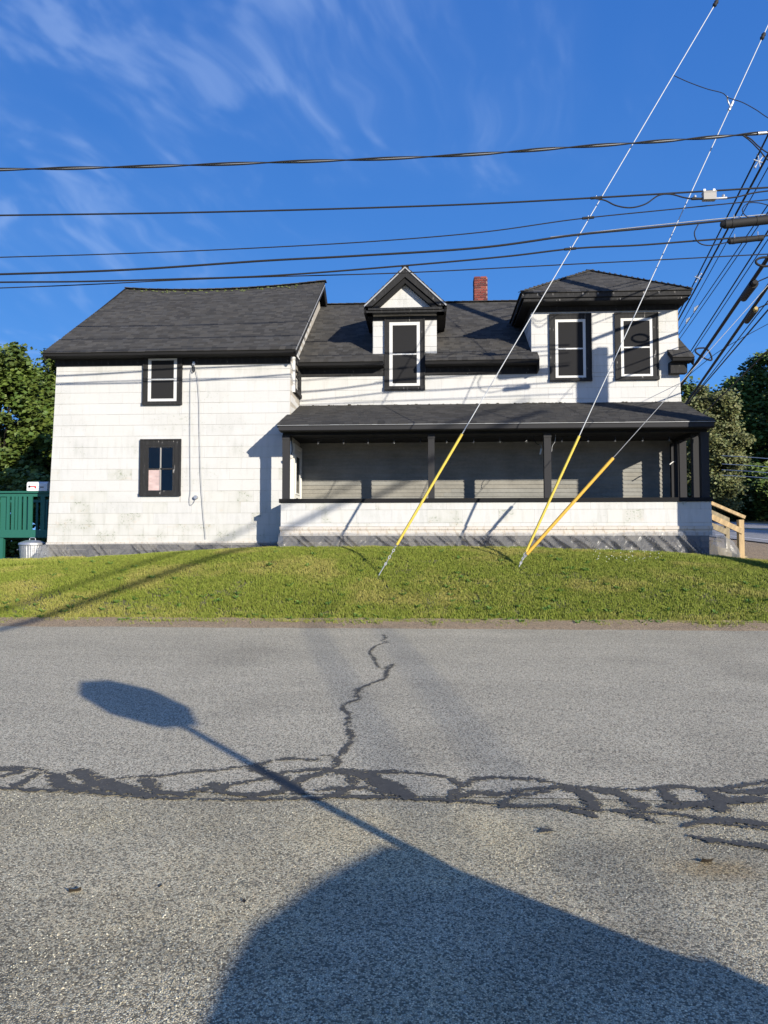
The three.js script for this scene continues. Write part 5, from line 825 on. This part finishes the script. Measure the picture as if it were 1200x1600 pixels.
{ // bits on the asphalt: dead leaf, a worn hole rim, rust-stained scab
  const leafM = std([0.035, 0.025, 0.015], 0.8), mk = (px, py, s, r, l) => { const p = ground(px, py), g = new THREE.PlaneGeometry(1, 0.45, 4, 2).rotateX(-Math.PI / 2), q = g.attributes.position; for (let i = 0; i < q.count; i++) q.setY(i, 0.12 + 0.5 * q.getX(i) ** 2 + 0.25 * Math.sin(q.getZ(i) * 6)); g.scale(s, s, s); g.rotateY(r); g.translate(p.x, p.y, p.z); g.computeVertexNormals(); const m = leafM.clone(); m.side = THREE.DoubleSide; tag(mesh('dead_leaf', g, m), l, 'leaf', 'dead leaves on the asphalt'); };
  mk(117, 1394, 0.055, 0.4, 'curled dead leaf on the near asphalt at the left'); mk(252, 1385, 0.03, 1.3, 'tiny dead leaf scrap right of the curled leaf'); mk(381, 1410, 0.028, 2.2, 'small dark scrap lying near the car shadow'); mk(1105, 1348, 0.06, 0.1, 'brown leaf scrap on the pale patch at the right');
}

// ------------------------------------------------------------------ out of the picture: the road sign and the parked car that cast the near shadows
const PU = V(Math.cos(AZ), 0, -Math.sin(AZ)), PS = V(Math.sin(AZ), 0, Math.cos(AZ));
{
  const c = PU.clone().multiplyScalar(2.54).addScaledVector(PS, 1.0), o = thing('road_sign', 'octagonal road sign on a steel post, seen by its shadow on the road', 'road sign', [c.x, 0, c.z]); o.rotation.y = AZ - 0.55;
  mesh('post', box(-0.034, 0.034, -0.1, 3.08, -0.05, -0.015), galvMat, o);
  const s = new THREE.Shape(); for (let i = 0; i < 8; i++) { const a = (i + 0.5) / 8 * 6.2832 + 0.1, x = Math.cos(a) * 0.435 - 0.06, y = Math.sin(a) * 0.43 + 2.713; i ? s.lineTo(x, y) : s.moveTo(x, y); }
  const g = new THREE.ExtrudeGeometry(s, { depth: 0.004, bevelEnabled: false }); g.translate(0, 0, -0.012); mesh('plate', metreUV(g), galvMat, o);
  const f = new THREE.ShapeGeometry(s); f.translate(0, 0, -0.004); mesh('face', f, std([0.45, 0.015, 0.02], 0.4), o);
}
{
  const c = PS.clone().multiplyScalar(2.05), car = thing('parked_car', 'dark hatchback parked behind the viewer, seen by its rounded shadow', 'car', [c.x, 0, c.z]); car.rotation.y = AZ;
  const paint = new THREE.MeshPhysicalMaterial({ color: new THREE.Color().setRGB(0.03, 0.035, 0.045), roughness: 0.35, clearcoat: 1, clearcoatRoughness: 0.05, metalness: 0.3 });
  const body = new THREE.Shape(); [[-1.35, 0.32], [-1.42, 0.55], [-1.32, 0.76], [-0.45, 0.93], [0.25, 1.00], [2.66, 1.02], [2.80, 0.86], [2.84, 0.5], [2.78, 0.3]].forEach(([x, y], i) => i ? body.lineTo(x, y) : body.moveTo(x, y));
  for (const wx of [2.15, -0.62]) { body.lineTo(wx + 0.36, 0.3); body.absarc(wx, 0.32, 0.36, 0, Math.PI, false); } body.lineTo(-1.35, 0.32);
  const bg = new THREE.ExtrudeGeometry(body, { depth: 1.5, bevelEnabled: true, bevelSize: 0.03, bevelThickness: 0.09, bevelSegments: 4, curveSegments: 14 }); bg.translate(0, 0, -0.75); mesh('body', metreUV(bg), paint, car);
  const cab = new THREE.Shape(); [[0.62, 0.95], [0.86, 1.06], [1.07, 1.165], [1.26, 1.245], [1.5, 1.33], [1.95, 1.405], [2.25, 1.44], [2.46, 1.46], [2.53, 1.43], [2.72, 1.0]].forEach(([x, y], i) => i ? cab.lineTo(x, y) : cab.moveTo(x, y));
  const cg = new THREE.ExtrudeGeometry(cab, { depth: 1.3, bevelEnabled: true, bevelSize: 0.02, bevelThickness: 0.05, bevelSegments: 3 }); cg.translate(0, 0, -0.65); const q = cg.attributes.position; for (let i = 0; i < q.count; i++) { const t = clamp((q.getY(i) - 1.0) / 0.48); q.setZ(i, q.getZ(i) * (1.08 - 0.18 * t)); } mesh('cabin', metreUV(cg), paint, car);
  const glass = std([0.012, 0.013, 0.015], 0.06);
  for (const s of [-1, 1]) for (const P of [[[0.95, 1.03], [1.12, 1.13], [1.38, 1.22], [1.38, 1.03]], [[1.44, 1.03], [1.44, 1.24], [1.95, 1.32], [2.05, 1.03]], [[2.11, 1.05], [2.02, 1.32], [2.35, 1.35], [2.5, 1.08]]]) { const sh = new THREE.Shape(); P.forEach(([x, y], i) => i ? sh.lineTo(x, y) : sh.moveTo(x, y)); const g = new THREE.ExtrudeGeometry(sh, { depth: 0.012, bevelEnabled: false }), r = g.attributes.position; for (let i = 0; i < r.count; i++) { const t = clamp((r.getY(i) - 1.0) / 0.48); r.setZ(i, s * (r.getZ(i) + 0.705 * (1.08 - 0.18 * t) + 0.0)); } mesh('side_window', metreUV(g), glass, car); }
  mesh('windscreen', hexa([V(0.70, 0.98, 0.62), V(0.70, 0.98, -0.62), V(1.18, 1.20, -0.56), V(1.18, 1.20, 0.56), V(0.68, 1.0, 0.62), V(0.68, 1.0, -0.62), V(1.16, 1.225, -0.56), V(1.16, 1.225, 0.56)]), glass, car);
  for (const wx of [2.15, -0.62]) for (const s of [-1, 1]) { const w = mesh('wheel', new THREE.TorusGeometry(0.245, 0.085, 12, 28).translate(wx, 0.325, s * 0.74), rubberMat, car); mesh('rim', new THREE.CylinderGeometry(0.2, 0.2, 0.12, 20).rotateX(Math.PI / 2).translate(wx, 0.325, s * 0.75), steelMat, w); }
  for (const s of [-1, 1]) { mesh('headlight', metreUV(new THREE.SphereGeometry(0.1, 12, 8).scale(0.8, 0.7, 1.3).translate(-1.3, 0.66, s * 0.6)), std([0.6, 0.6, 0.6], 0.1), car); mesh('tail_light', box(2.76, 2.83, 0.72, 0.92, s > 0 ? 0.6 : -0.8, s > 0 ? 0.8 : -0.6), std([0.35, 0.01, 0.01], 0.2), car); mesh('door_mirror', metreUV(new THREE.SphereGeometry(0.09, 10, 8).scale(0.7, 0.8, 1.2).translate(0.55, 1.06, s * 0.93)), paint, car); }
}
renderer.render(scene, camera);
